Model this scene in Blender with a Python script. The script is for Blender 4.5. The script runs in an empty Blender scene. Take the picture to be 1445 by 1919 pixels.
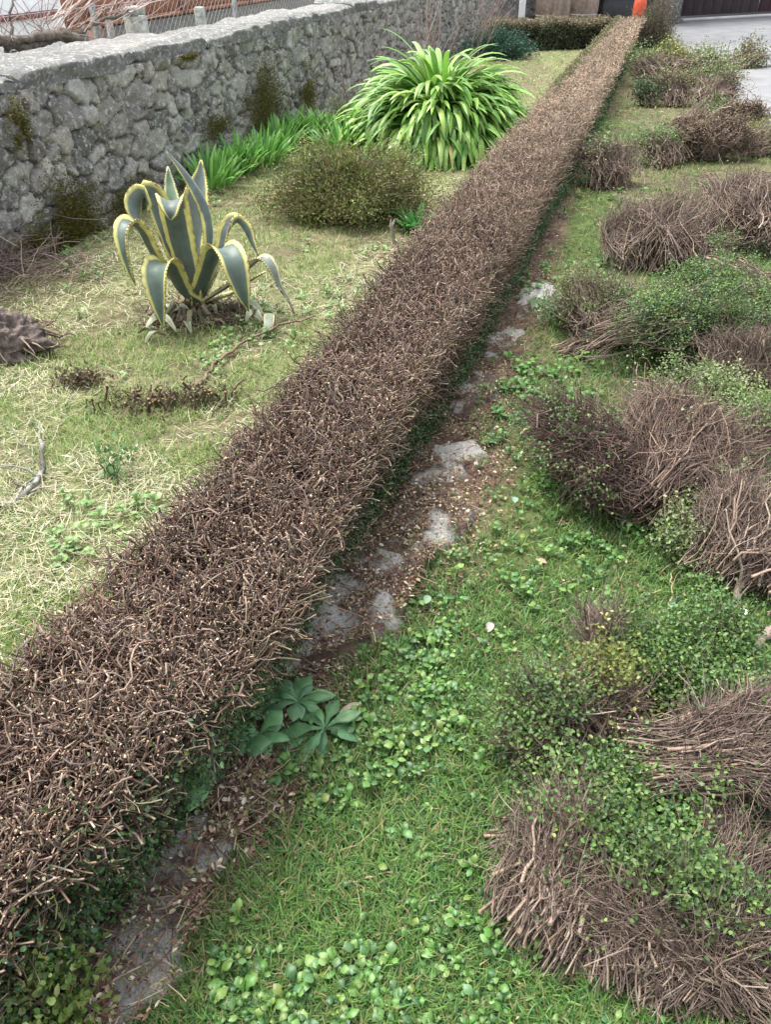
import bpy, math
import numpy as np
from math import radians, sin, cos, pi

# ------------------------------------------------------------------ camera, world, sun, exposure
SC = bpy.context.scene
COL = SC.collection
F = 1443.0; CX, CY = 722.5, 959.5
TH = radians(36.8); HC = 1.55
cd = bpy.data.cameras.new('camera'); cam = bpy.data.objects.new('camera', cd); COL.objects.link(cam)
cd.sensor_fit = 'VERTICAL'; cd.sensor_height = 24.0; cd.lens = 24.0*F/1919.0
cd.clip_start = 0.02; cd.clip_end = 300
cam.location = (0, 0, HC); cam.rotation_euler = (pi/2-TH, 0, 0)
SC.camera = cam
SUN_EL, SUN_AZ = radians(69), radians(-50)      # azimuth measured from +Y towards +X
world = bpy.data.worlds.new("World"); SC.world = world; world.use_nodes = True
wn = world.node_tree; bg = wn.nodes['Background']
sky = wn.nodes.new('ShaderNodeTexSky'); sky.sky_type = 'NISHITA'; sky.sun_disc = False
sky.sun_elevation = SUN_EL; sky.sun_rotation = SUN_AZ; sky.dust_density = 3.0; sky.air_density = 1.0
hs = wn.nodes.new('ShaderNodeHueSaturation'); hs.inputs['Saturation'].default_value = 0.28
wn.links.new(sky.outputs[0], hs.inputs['Color']); wn.links.new(hs.outputs[0], bg.inputs[0])
bg.inputs[1].default_value = 0.15
sl = bpy.data.lights.new('sun', 'SUN'); so = bpy.data.objects.new('sun', sl); COL.objects.link(so)
sl.energy = 1.5; sl.angle = radians(28); sl.color = (1.0, 0.96, 0.9)
sd = np.array([sin(SUN_AZ)*cos(SUN_EL), cos(SUN_AZ)*cos(SUN_EL), sin(SUN_EL)])
from mathutils import Vector
so.rotation_euler = Vector(sd).to_track_quat('Z', 'Y').to_euler(); so.location = (-5, 5, 10)
SC.view_settings.view_transform = 'Standard'; SC.view_settings.look = 'None'
SC.view_settings.exposure = 1.7; SC.view_settings.gamma = 1.0
SC.cycles.max_bounces = 6; SC.cycles.transparent_max_bounces = 4
SC.cycles.diffuse_bounces = 3; SC.cycles.glossy_bounces = 2; SC.cycles.transmission_bounces = 3

# ------------------------------------------------------------------ maths helpers
rng = np.random.default_rng(7)
def U(a, b, n=None): return rng.uniform(a, b, n)
def NR(m, s, n=None): return rng.normal(m, s, n)
def A(*v): return np.array(v, dtype=float)
def ray(px, py):
    u = (np.asarray(px, float)-CX)/F; v = (np.asarray(py, float)-CY)/F
    return np.stack([u, cos(TH)-v*sin(TH), -sin(TH)-v*cos(TH)], -1)
def W(px, py, z=0.0):
    r = ray(px, py); t = (z-HC)/r[..., 2]
    return np.stack([r[..., 0]*t, r[..., 1]*t, np.zeros_like(t)+z], -1)
def depth_at(px, py, z=0.0):
    return float((z-HC)/ray(px, py)[2])
def WY(px, py, Y):                      # point of the pixel's ray at world depth Y
    r = ray(px, py); return r*(np.asarray(Y)/r[..., 1])[..., None]+A(0, 0, HC)
def norm(v): return v/np.maximum(np.linalg.norm(v, axis=-1, keepdims=True), 1e-9)
def hsh(i, j, k, s):
    h = (i*374761393+j*668265263+k*2147483647+s*1274126177) & 0xffffffff
    h = ((h ^ (h >> 13))*1274126177) & 0xffffffff
    return ((h ^ (h >> 16)) & 0xffff)/65535.0
def vn(p, s=0):                          # value noise 0..1
    p = np.asarray(p, float)
    if p.shape[-1] == 2: p = np.concatenate([p, np.zeros(p.shape[:-1]+(1,))], -1)
    f = np.floor(p).astype(np.int64); w = p-f; w = w*w*(3-2*w)
    o = 0
    for a in (0, 1):
        for b in (0, 1):
            for c in (0, 1):
                ww = (w[..., 0] if a else 1-w[..., 0])*(w[..., 1] if b else 1-w[..., 1])*(w[..., 2] if c else 1-w[..., 2])
                o = o+ww*hsh(f[..., 0]+a, f[..., 1]+b, f[..., 2]+c, s)
    return o
def fbm(p, s=0, o=4):
    r = 0; a = .5; t = 0; p = np.asarray(p, float)
    for i in range(o): r = r+a*vn(p*2**i, s+i*17); t += a; a *= .5
    return r/t
def sst(a, b, x): t = np.clip((x-a)/(b-a), 0, 1); return t*t*(3-2*t)
def pal(cols, n, jit=.18, hj=.06):
    c = np.array(cols, float)[rng.integers(0, len(cols), n)]
    return np.clip(c*(1+U(-jit, jit, (n, 1)))*(1+U(-hj, hj, (n, 3))), .002, .95)
def gz(x, y):                            # the lawn's gentle humps
    p = np.stack([np.asarray(x, float), np.asarray(y, float)], -1)
    return (fbm(p*1.3, 3, 3)-.5)*.035+(vn(p*9, 5)-.5)*.008

# ------------------------------------------------------------------ mesh builder
class Geo:
    def __init__(s): s.V = []; s.C = []; s.T = []; s.Q = []; s.n = 0
    def add(s, V, C, T=None, Q=None):
        V = np.asarray(V, float).reshape(-1, 3); C = np.asarray(C, float)
        C = np.broadcast_to(C, V.shape) if C.ndim == 1 else C.reshape(-1, 3)
        s.V.append(V); s.C.append(C)
        if T is not None and len(T): s.T.append(np.asarray(T, np.int64).reshape(-1, 3)+s.n)
        if Q is not None and len(Q): s.Q.append(np.asarray(Q, np.int64).reshape(-1, 4)+s.n)
        s.n += len(V); return s
    def build(s, name, mat, parent=None, loc=None, smooth=True):
        V = np.concatenate(s.V); C = np.concatenate(s.C)
        T = np.concatenate(s.T) if s.T else np.zeros((0, 3), int)
        Q = np.concatenate(s.Q) if s.Q else np.zeros((0, 4), int)
        if parent is not None:
            p = parent; off = A(0, 0, 0)
            while p is not None: off = off+np.array(p.location); p = p.parent
            off = off+(np.array(loc)-off if loc is not None else 0)
        else: off = np.array(loc, float) if loc is not None else A(V[:, 0].mean(), V[:, 1].mean(), V[:, 2].min())
        me = bpy.data.meshes.new(name)
        me.vertices.add(len(V)); me.vertices.foreach_set('co', (V-off).astype(np.float32).ravel())
        li = np.concatenate([T.ravel(), Q.ravel()]).astype(np.int32)
        ls = np.concatenate([np.arange(len(T))*3, len(T)*3+np.arange(len(Q))*4]).astype(np.int32)
        me.loops.add(len(li)); me.loops.foreach_set('vertex_index', li)
        me.polygons.add(len(ls)); me.polygons.foreach_set('loop_start', ls)
        me.update(calc_edges=True)
        me.polygons.foreach_set('use_smooth', np.full(len(ls), smooth))
        ca = me.color_attributes.new('Col', 'FLOAT_COLOR', 'POINT')
        ca.data.foreach_set('color', np.concatenate([C, np.ones((len(C), 1))], 1).astype(np.float32).ravel())
        me.materials.append(mat); me.update()
        o = bpy.data.objects.new(name, me); COL.objects.link(o)
        if parent is not None:
            o.parent = parent
            if loc is not None:
                q = A(0, 0, 0); pp = parent
                while pp is not None: q = q+np.array(pp.location); pp = pp.parent
                o.location = tuple(np.array(loc)-q)
        else: o.location = tuple(off)
        return o
def tag(o, label=None, cat=None, group=None, kind=None):
    if label: o['label'] = label
    if cat: o['category'] = cat
    if group: o['group'] = group
    if kind: o['kind'] = kind
    return o
def thing(name, label, cat, loc, group=None):
    o = bpy.data.objects.new(name, None); COL.objects.link(o); o.location = tuple(float(v) for v in loc)
    o.empty_display_size = .1
    return tag(o, label, cat, group)

def tubes(g, P, R, C, sides=3, cap=None):
    """P (n,k,3) centre lines, R (n,k) radii, C (n,k,3) colours, cap (n,3) colour of the cut end"""
    n, k, _ = P.shape
    T = np.empty_like(P); T[:, 1:-1] = P[:, 2:]-P[:, :-2]; T[:, 0] = P[:, 1]-P[:, 0]; T[:, -1] = P[:, -1]-P[:, -2]
    T = norm(T); ref = norm(U(-1, 1, (n, 1, 3))+A(.2, .1, .3)); Ux = norm(np.cross(T, ref)); Vx = np.cross(T, Ux)
    a = np.arange(sides)*2*pi/sides
    ring = P[:, :, None]+R[:, :, None, None]*(np.cos(a)[:, None]*Ux[:, :, None]+np.sin(a)[:, None]*Vx[:, :, None])
    CC = np.broadcast_to(C[:, :, None], ring.shape)
    i = np.arange(n)[:, None, None]*k*sides; j = np.arange(k-1)[None, :, None]*sides; m = np.arange(sides)[None, None]
    m2 = (m+1) % sides
    Q = np.stack([i+j+m, i+j+m2, i+j+sides+m2, i+j+sides+m], -1)
    g.add(ring, CC, Q=Q)
    if cap is not None:
        rv = P[:, -1:]+(ring[:, -1]-P[:, -1:])*1.35; ctr = P[:, -1:]+T[:, -1:]*R[:, -1:, None]*1.2
        V = np.concatenate([rv+T[:, -1:]*.0003, ctr], 1)
        b = np.arange(n)[:, None]*(sides+1)
        Tt = np.stack([b+np.arange(sides), b+(np.arange(sides)+1) % sides, b+sides+0*np.arange(sides)], -1)
        g.add(V, np.broadcast_to(cap[:, None], V.shape), T=Tt)
def strips(g, P, Wd, S, C, fold=.3, across=(-1, 0, 1), CE=None):
    """ribbons. S (n,3) or (n,k,3) side vectors; CE colour at the edges; across = positions over the width"""
    n, k, _ = P.shape
    if S.ndim == 2: S = np.broadcast_to(S[:, None], P.shape)
    T = np.empty_like(P); T[:, 1:-1] = P[:, 2:]-P[:, :-2]; T[:, 0] = P[:, 1]-P[:, 0]; T[:, -1] = P[:, -1]-P[:, -2]
    N = norm(np.cross(S, norm(T))); ac = np.array(across, float); m = len(ac)
    V = P[:, :, None]+Wd[:, :, None, None]*(ac[:, None]*S[:, :, None]+fold*(ac[:, None]**2)*N[:, :, None])
    if C.ndim == 3: C = np.broadcast_to(C[:, :, None], V.shape)
    i = np.arange(n)[:, None, None]*k*m; j = np.arange(k-1)[None, :, None]*m; q = np.arange(m-1)[None, None]
    Q = np.stack([i+j+q, i+j+q+1, i+j+m+q+1, i+j+m+q], -1)
    g.add(V, C, Q=Q)
def leaves(g, B, D, N, L, Wd, C):
    """small folded leaves: base B, direction D, normal N"""
    n = len(B); D = norm(D); S = norm(np.cross(D, N)); N = np.cross(S, D)
    L = np.broadcast_to(L, n)[:, None]; Wd = np.broadcast_to(Wd, n)[:, None]
    up = N*Wd*.35
    V = np.stack([B, B+D*L*.3+S*Wd*.85+up, B+D*L*.7+S*Wd*.8+up, B+D*L-N*L*.08, B+D*L*.7-S*Wd*.8+up, B+D*L*.3-S*Wd*.85+up], 1)
    b = np.arange(n)[:, None]*6
    g.add(V, np.repeat(C[:, None], 6, 1), Q=np.concatenate([b+np.array([0, 1, 2, 3]), b+np.array([0, 3, 4, 5])]))
def wander(P0, D, L, k, amp, droop=0.):
    n = len(P0); D = norm(D); P = np.empty((n, k, 3)); P[:, 0] = P0; st = (np.broadcast_to(L, n)/(k-1))[:, None]
    for i in range(1, k):
        D = norm(D+NR(0, amp, (n, 3))+A(0, 0, -droop)); P[:, i] = P[:, i-1]+D*st
    return P
def rdir(n): return norm(NR(0, 1, (n, 3)))

# ------------------------------------------------------------------ materials
def mk(name, rough=.6, transl=0., spec=.4, nscale=0, namt=0., bump=0., bscale=60., fixed=None):
    m = bpy.data.materials.new(name); m.use_nodes = True; nt = m.node_tree; N = nt.nodes; Lk = nt.links
    bs = N['Principled BSDF']; out = N['Material Output']
    bs.inputs['Roughness'].default_value = rough; bs.inputs['Specular IOR Level'].default_value = spec
    if fixed is None:
        at = N.new('ShaderNodeAttribute'); at.attribute_name = 'Col'; col = at.outputs['Color']
    else:
        rg = N.new('ShaderNodeRGB'); rg.outputs[0].default_value = (*fixed, 1); col = rg.outputs[0]
    tc = N.new('ShaderNodeTexCoord')
    if namt > 0:
        nz = N.new('ShaderNodeTexNoise'); nz.inputs['Scale'].default_value = nscale; nz.inputs['Detail'].default_value = 6
        Lk.new(tc.outputs['Object'], nz.inputs['Vector'])
        mr = N.new('ShaderNodeMapRange'); mr.inputs[1].default_value = .3; mr.inputs[2].default_value = .7
        mr.inputs[3].default_value = 1-namt; mr.inputs[4].default_value = 1+namt
        Lk.new(nz.outputs[0], mr.inputs[0])
        mx = N.new('ShaderNodeVectorMath'); mx.operation = 'SCALE'; Lk.new(col, mx.inputs[0]); Lk.new(mr.outputs[0], mx.inputs['Scale'])
        col = mx.outputs[0]
    Lk.new(col, bs.inputs['Base Color'])
    if bump > 0:
        n2 = N.new('ShaderNodeTexNoise'); n2.inputs['Scale'].default_value = bscale; n2.inputs['Detail'].default_value = 8
        Lk.new(tc.outputs['Object'], n2.inputs['Vector'])
        bp = N.new('ShaderNodeBump'); bp.inputs['Strength'].default_value = bump; bp.inputs['Distance'].default_value = .01
        Lk.new(n2.outputs[0], bp.inputs['Height']); Lk.new(bp.outputs[0], bs.inputs['Normal'])
    if transl > 0:
        tr = N.new('ShaderNodeBsdfTranslucent'); mxs = N.new('ShaderNodeMixShader'); mxs.inputs[0].default_value = transl
        Lk.new(col, tr.inputs['Color']); Lk.new(bs.outputs[0], mxs.inputs[1]); Lk.new(tr.outputs[0], mxs.inputs[2])
        Lk.new(mxs.outputs[0], out.inputs['Surface'])
    return m
M_leaf = mk('leaf', .45, .3, .45, 40, .15)
M_grass = mk('grass', .5, .35, .35)
M_straw = mk('straw', .7, .3, .2)
M_twig = mk('twig_bark', .8, 0, .2, 90, .25)
M_bark = mk('bark', .85, 0, .2, 45, .4, .8, 70)
M_weed = mk('weed_leaf', .4, .3, .45, 60, .15)
M_filler = mk('soil', .95, 0, .15, 30, .45, 1., 55)  # only used on the dark filler cores inside the hedges
M_litter = mk('litter', .85, 0, .2)
M_agave = mk('agave_skin', .5, .05, .5, 30, .16)
M_plain = mk('painted', .6, 0, .35, 12, .12)
M_rough = mk('roughcast', .9, 0, .2, 25, .35, .7, 60)
M_concrete = mk('concrete', .8, 0, .3, 3, .14, .3, 40)
M_wood = mk('timber', .7, 0, .3, 18, .3, .3, 50)
M_metal = mk('galvanised_wire', .4, 0, .6)
M_dark = mk('dark_board', .6, 0, .35, 10, .25)
def mk_ground():
    m = mk('garden_soil', .95, 0, .15, 14, .35, .9, 60); nt = m.node_tree; N = nt.nodes; Lk = nt.links
    return m
M_ground = mk_ground()
def mk_stone(name, lichen=.5, bump=1.0, dark=.5):
    """granite: vertex tint, speckle, pale lichen spots, black biofilm stains"""
    m = bpy.data.materials.new(name); m.use_nodes = True; nt = m.node_tree; N = nt.nodes; Lk = nt.links
    bs = N['Principled BSDF']; bs.inputs['Roughness'].default_value = .92; bs.inputs['Specular IOR Level'].default_value = .2
    at = N.new('ShaderNodeAttribute'); at.attribute_name = 'Col'; tc = N.new('ShaderNodeTexCoord'); co = tc.outputs['Object']
    def noise(sc, det=6, ro=.6):
        n = N.new('ShaderNodeTexNoise'); n.inputs['Scale'].default_value = sc; n.inputs['Detail'].default_value = det
        n.inputs['Roughness'].default_value = ro; Lk.new(co, n.inputs['Vector']); return n.outputs[0]
    def mapr(x, a, b, c, d):
        r = N.new('ShaderNodeMapRange'); r.inputs[1].default_value = a; r.inputs[2].default_value = b
        r.inputs[3].default_value = c; r.inputs[4].default_value = d; Lk.new(x, r.inputs[0]); return r.outputs[0]
    def mix(f, a, b):
        x = N.new('ShaderNodeMix'); x.data_type = 'RGBA'
        Lk.new(f, x.inputs[0]) if not isinstance(f, float) else None
        if isinstance(a, tuple): x.inputs[6].default_value = (*a, 1)
        else: Lk.new(a, x.inputs[6])
        if isinstance(b, tuple): x.inputs[7].default_value = (*b, 1)
        else: Lk.new(b, x.inputs[7])
        return x.outputs[2]
    sp = noise(130, 4, .8); v = N.new('ShaderNodeVectorMath'); v.operation = 'SCALE'
    Lk.new(at.outputs['Color'], v.inputs[0]); Lk.new(mapr(sp, .3, .7, .55, 1.5), v.inputs['Scale']); c = v.outputs[0]
    c = mix(mapr(noise(6, 8, .65), .52, .66, 0., dark), c, (.045, .042, .042))
    c = mix(mapr(noise(30, 5, .75), .545, .60, 0., lichen), c, (.52, .52, .47))
    c = mix(mapr(noise(12, 6, .8), .55, .60, 0., lichen*.8), c, (.42, .42, .36))
    c = mix(mapr(noise(9, 7, .7), .61, .66, 0., .55), c, (.16, .15, .045))
    Lk.new(c, bs.inputs['Base Color'])
    b = N.new('ShaderNodeBump'); b.inputs['Strength'].default_value = bump; b.inputs['Distance'].default_value = .012
    Lk.new(noise(45, 10, .7), b.inputs['Height']); Lk.new(b.outputs[0], bs.inputs['Normal'])
    return m
M_wall = mk_stone('granite_rubble', .75, 1.0, .75)
M_cope = mk_stone('granite_coping', .55, .8, .3)
M_slab = mk_stone('granite_slab', .4, .9, .25)

# ------------------------------------------------------------------ plan of the garden
HZ = .45
def hl(Y): return np.interp(Y, [-1, .95, 1.4, 1.6, 2.25, 3.1, 6, 20], [-1.37, -.74, -.56, -.475, -.275, -.045, .88, 5.385])   # hedge: upper left edge
def hr(Y): return -.3+.3218*(np.asarray(Y)-1.0)+.02*np.sin(np.asarray(Y)*2.1)-.18*np.clip((1.1-np.asarray(Y))/.6,0,1)  # upper right edge
def hb(Y): return np.interp(Y, [-1, .3, .87, 1.77, 2.85, 6.42, 15.45], [-1.18, -.76, -.56, -.24, .2, 1.38, 4.18])
def sw(Y): return np.interp(Y, [.3, .7, 1, 1.5, 2.4, 4, 6, 10], [.24, .26, .28, .4, .36, .24, .13, .05])   # width of the bare strip
HY0, HY1 = -.7, 15.6
WP, WD = A(-2.19, 4.3), norm(A(.299, .954)); WN = A(WD[1], -WD[0])   # wall line, WN faces the lawn
def wallpt(s, d=0., z=0.): p = WP+WD*s+WN*d; return A(p[0], p[1], z)
def wd(x, y): return (np.asarray(x)-WP[0])*WN[0]+(np.asarray(y)-WP[1])*WN[1]   # distance in front of wall
def onwallplane(px, py, d):      # hit with the vertical plane at distance d in front of the wall line
    r = ray(px, py); t = (WP@WN+d)/(r[0]*WN[0]+r[1]*WN[1]); return r*t+A(0, 0, HC)
def pave_edge(Y): return np.interp(Y, [0, 5, 7.1, 11.8, 15.9, 16.3], [2.9, 3.1, 3.45, 4.55, 5.2, 4.4])
def is_pave(x, y): return ((x > pave_edge(y)) & (y > 4)) | ((y > 16.0)&(x > 4.3))

# ------------------------------------------------------------------ ground and pavement
def axis(lo, a, b, hi, fine, nc=24):
    return np.concatenate([np.linspace(lo, a, nc)[:-1], np.arange(a, b, fine), np.linspace(b, hi, nc)])
xs = axis(-60, -3.2, 5, 60, .035); ys = axis(-20, .2, 9, 90, .035, 60)
X, Y = np.meshgrid(xs, ys); Z = gz(X, Y)
Z = np.where((X < -20) | (Y > 30), 0, Z); pv = is_pave(X, Y); Z = np.where(pv, np.minimum(Z, -.004)-.012, Z)
Z = np.where(Y > 12, np.minimum(Z, 0)-.005, Z)
P2 = np.stack([X, Y], -1)
n1 = fbm(P2*2.2, 11); n2 = fbm(P2*7, 12)
left = (X < hl(Y)+.1)
strip = sst(1.5, .9, (X-hb(Y))/sw(Y)+.5*(n1-.5)) * (X > hl(Y))
c_l = np.array([.15, .155, .075])*(.6+.8*n2[..., None]); c_g = np.array([.07, .10, .03])*(.6+.8*n2[..., None])
c_s = np.array([.14, .095, .073])*(.6+.8*n2[..., None])
mixl = sst(.42, .62, n1)[..., None]
Cg = np.where(left[..., None], c_l*(1-mixl*.5)+c_s*mixl*.5, c_g*(1-.45*mixl)+c_s*.45*mixl)
Cg = Cg*(1-strip[..., None])+c_s*strip[..., None]
ny, nx = X.shape; idx = np.arange(nx*ny).reshape(ny, nx)
g = Geo().add(np.stack([X, Y, Z], -1), Cg, Q=np.stack([idx[:-1, :-1], idx[:-1, 1:], idx[1:, 1:], idx[1:, :-1]], -1))
tag(g.build('ground', M_ground, loc=(0, 0, 0)), kind='structure')

def slab_mesh(g, pts, z0, z1, col):
    """a closed flat-topped polygon prism, pts CCW"""
    n = len(pts); p = np.array(pts, float)
    V = np.concatenate([np.c_[p, np.full(n, z1)], np.c_[p, np.full(n, z0)]])
    c = p.mean(0); V = np.concatenate([V, [[c[0], c[1], z1]]])
    i = np.arange(n); j = (i+1) % n
    g.add(V, A(*col), T=np.stack([i, j, np.full(n, 2*n)], -1), Q=np.stack([i+n, j+n, j, i], -1)); return g
yy = np.linspace(4.2, 15.9, 60)
edge = np.c_[pave_edge(yy)+.06*(vn(np.c_[yy*3, yy*0], 4)-.5), yy]
g = Geo(); k = len(edge)
V = np.concatenate([np.c_[edge, np.full(k, .006)], np.c_[np.full(k, 40.), yy, np.full(k, .006)], np.c_[edge, np.full(k, -.1)]])
i = np.arange(k-1)
g.add(V, A(.21, .213, .22), Q=np.concatenate([np.stack([i, i+k, i+k+1, i+1], -1), np.stack([i+2*k, i, i+1, i+1+2*k], -1)]))
slab_mesh(g, [(4.35, 15.9), (40, 15.9), (40, 45), (4.35, 45)], -.1, .006, (.21, .213, .22))
tag(g.build('pavement', M_concrete, loc=(8, 14, 0)), kind='structure')

# ------------------------------------------------------------------ box helper
def box(g, c, sx, sy, sz, ax=(1, 0), col=(.5, .5, .5), z0=None, bev=0.004):
    """box centred at c, ax = horizontal direction of its x side; slightly bevelled"""
    ax = norm(A(ax[0], ax[1], 0)); ay = A(-ax[1], ax[0], 0); az = A(0, 0, 1); c = np.array(c, float)
    h = [sx/2, sy/2, sz/2]; b = min(bev, min(h)*.4); V = []
    lay = [(-h[2], b), (-h[2]+b, 0), (h[2]-b, 0), (h[2], b)]
    for z, i in lay:
        for x, y in ((-1, -1), (-1, -1), (1, -1), (1, -1), (1, 1), (1, 1), (-1, 1), (-1, 1)):
            V.append((x, y, z, i, len(V) % 8))
    VV = []
    for x, y, z, i, q in V:
        X_, Y_ = x*(h[0]-i), y*(h[1]-i)
        if q in (0, 3, 4, 7): Y_ -= y*b
        else: X_ -= x*b
        VV.append(c+ax*X_+ay*Y_+az*z)
    Q = []
    for l in range(3):
        for q in range(8): Q.append((l*8+q, l*8+(q+1) % 8, l*8+8+(q+1) % 8, l*8+8+q))
    VV.append(c-az*h[2]); VV.append(c+az*h[2]); T = []
    for q in range(8): T.append((32, (q+1) % 8, q)); T.append((33, 24+q, 24+(q+1) % 8))
    g.add(np.array(VV), A(*col), T=np.array(T), Q=np.array(Q)); return g

# ------------------------------------------------------------------ rubble wall
WS0, WS1, WH = -5.0, 15.4, .87
def stone_wall():
    t = thing('stone_wall', 'long grey granite rubble wall with lichen and pale flat coping along the left lawn', 'wall', wallpt(0, -.2))
    ss = np.concatenate([np.arange(WS0, 7, .0125), np.arange(7, WS1, .025)]); zz = np.arange(-.06, WH+.001, .0125)
    S, Zz = np.meshgrid(ss, zz)
    seeds = []; z = -.05; r = 0
    while z < WH+.05:
        h = U(.08, .16); s = WS0-.3
        while s < WS1+.3:
            w = U(.07, .24) if rng.random() < .78 else U(.26, .45)
            seeds.append((s+w/2, z+h/2+U(-.055, .055), w)); s += w
        z += h; r += 1
    sd_ = np.array(seeds); C = np.zeros(S.shape+(3,)); D = np.zeros(S.shape)
    tint = pal([(.27, .26, .24), (.22, .21, .2), (.34, .33, .30), (.15, .147, .14), (.26, .245, .215)], len(sd_), .15, .02)
    off = U(-.012, .014, len(sd_)); tl = U(-.16, .16, (len(sd_), 2))
    warp = (fbm(np.stack([S*5, Zz*5], -1), 31, 4)-.5)*.13; warp2 = (fbm(np.stack([S*5, Zz*5], -1), 41, 4)-.5)*.13
    Sw, Zw = S+warp, Zz+warp2
    for a in range(0, S.shape[1], 120):
        sl_ = slice(a, a+120); s_lo, s_hi = ss[a]-.7, ss[min(a+119, len(ss)-1)]+.7
        q = np.where((sd_[:, 0] > s_lo) & (sd_[:, 0] < s_hi))[0]
        ex = (Sw[:, sl_, None]-sd_[q, 0])/np.clip(sd_[q, 2]/.14, .75, 2.0); ez = (Zw[:, sl_, None]-sd_[q, 1])
        d = np.sqrt(ex**2+ez**2); o = np.argsort(d, -1)[..., :2]
        d1 = np.take_along_axis(d, o[..., :1], -1)[..., 0]; d2 = np.take_along_axis(d, o[..., 1:], -1)[..., 0]
        e = sst(.0, .014, d2-d1+.012*(vn(np.stack([S[:, sl_]*30, Zz[:, sl_]*30], -1), 9)-.5)); k = q[o[..., 0]]
        D[:, sl_] = e*(.026+off[k]+tl[k, 0]*(S[:, sl_]-sd_[k, 0])+tl[k, 1]*(Zz[:, sl_]-sd_[k, 1]))-(1-e)*.02
        D[:, sl_] += .004*sst(.0, .05, d2-d1)
        C[:, sl_] = tint[k]*e[..., None]+A(.085, .08, .072)*(1-e[..., None])
    D += (fbm(np.stack([S*14, Zz*14], -1), 51, 5)-.5)*.065; D += (fbm(np.stack([S*45, Zz*45], -1), 52, 3)-.5)*.02
    P = np.stack([WP[0]+WD[0]*S+WN[0]*(D-.02), WP[1]+WD[1]*S+WN[1]*(D-.02), Zz], -1)
    ny, nx = S.shape; idx = np.arange(nx*ny).reshape(ny, nx)
    g = Geo().add(P, C, Q=np.stack([idx[:-1, :-1], idx[:-1, 1:], idx[1:, 1:], idx[1:, :-1]], -1))
    m = (wallpt((WS0+WS1)/2, -.26, WH/2)); box(g, m, WS1-WS0, .42, WH-.03, WD, (.2, .195, .19))
    g.build('wall_body', M_wall, t)
    s = WS0; 
    while s < WS1:                     # rough coping stones, end to end
        w = U(.7, 1.5); ns, nd = int(w/.02), 26
        w = min(w, WS1-s+.05)
        a = np.linspace(0, 1, ns); b = np.linspace(0, 1, nd+16)
        th = U(.06, .10); pr = U(.0, .012); dep = .5+U(-.02, .03)
        # profile: front bottom -> front top -> back top -> back bottom
        pts = [];
        for q in b:
            u = q*(dep+2*th)
            if u < th: pts.append((pr, WH-.02+u*1.0))
            elif u < th+dep: pts.append((pr-(u-th), WH-.02+th))
            else: pts.append((pr-dep, WH-.02+th-(u-th-dep)))
        pts = np.array(pts); S2 = s+.004+a*(w-.008)
        GS, GI = np.meshgrid(S2, np.arange(len(pts)), indexing='ij'); dd = pts[GI, 0]; zz2 = pts[GI, 1]
        q3 = np.stack([GS*4, dd*4, zz2*9], -1); nz = fbm(q3, 61, 5)-.5; nb = fbm(np.stack([GS*5, dd*0, dd*0+s*0], -1), 62, 5)-.5; nh = fbm(np.stack([GS*16, dd*16, zz2*16], -1), 64, 4)-.5
        edg = sst(0, .05, a)*sst(1, .95, a)
        frt = (dd > -.02)
        dd = dd+nz*.11*frt+nb*.09*frt+nh*.03; zz2 = zz2+nh*.012+np.where(zz2 > WH, nz*.06+(fbm(np.stack([GS*1.1, dd*2, dd*0], -1), 63)-.5)*.05, 0)-(1-edg[:, None])*.022*(zz2 > WH)
        rnd = sst(.0, .06, -dd)*.02; zz2 = zz2+rnd*(zz2 > WH)
        PP = np.stack([WP[0]+WD[0]*GS+WN[0]*dd, WP[1]+WD[1]*GS+WN[1]*dd, zz2], -1)
        i2 = np.arange(PP.shape[0]*PP.shape[1]).reshape(PP.shape[:2])
        base = np.array([(.175, .172, .165), (.15, .15, .145), (.2, .195, .185)][rng.integers(3)])
        CC = np.where((pts[GI, 1] < WH+th*.8)[..., None]&(pts[GI,0]>-.1)[..., None], A(.15, .15, .145), base)
        gg = Geo().add(PP, CC, Q=np.stack([i2[:-1, :-1], i2[1:, :-1], i2[1:, 1:], i2[:-1, 1:]], -1))
        for e_ in (0, -1):             # close the two ends
            ring = PP[e_]; c0 = ring.mean(0); kk = len(ring); ii = np.arange(kk)
            gg.add(np.concatenate([ring, [c0]]), base, T=np.stack([ii, (ii+1) % kk, np.full(kk, kk)], -1))
        gg.build('coping_stone', M_cope, t); s += w
    def moss(px, py, wpx, hpx, n, cols):
        c = onwallplane(px, py, .02); sc = c[1]*1.0/ray(px, py)[1]/F
        w, h = wpx*sc*1.15, hpx*sc*1.1
        u, v = NR(0, .33, n), NR(0, .33, n); k = (u**2+v**2 < 1) & (fbm(np.c_[u*2.5, v*2.5], int(px)) > .42); u, v = u[k], v[k]; n = len(u)
        out = .015+.035*np.sqrt(np.clip(1-u*u-v*v, 0, 1))*U(.3, 1, n)
        B = c+np.c_[u*w*WD[0], u*w*WD[1], v*h]+np.outer(out, A(*WN, 0)); B[:, 2] = np.clip(B[:, 2], .01, WH-.02)
        gg = Geo(); leaves(gg, B, rdir(n)*.8+A(*WN, .3), rdir(n)+A(0, 0, .5), U(.008, .02, n), U(.002, .005, n), pal(cols, n, .35))
        gg.build('moss_patch', M_leaf, t)
    mo = [(.13, .14, .025), (.17, .16, .03), (.09, .09, .025), (.12, .08, .035), (.2, .2, .04)]
    moss(130, 425, 110, 120, 9000, mo); moss(490, 205, 110, 110, 9000, mo); moss(245, 370, 110, 40, 4500, mo)
    moss(570, 170, 60, 70, 3500, mo); moss(25, 240, 40, 60, 2000, mo); moss(345, 100, 40, 16, 1300, mo)
    moss(60, 460, 70, 50, 2500, mo); moss(400, 240, 70, 30, 1500, mo)
stone_wall()

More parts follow.
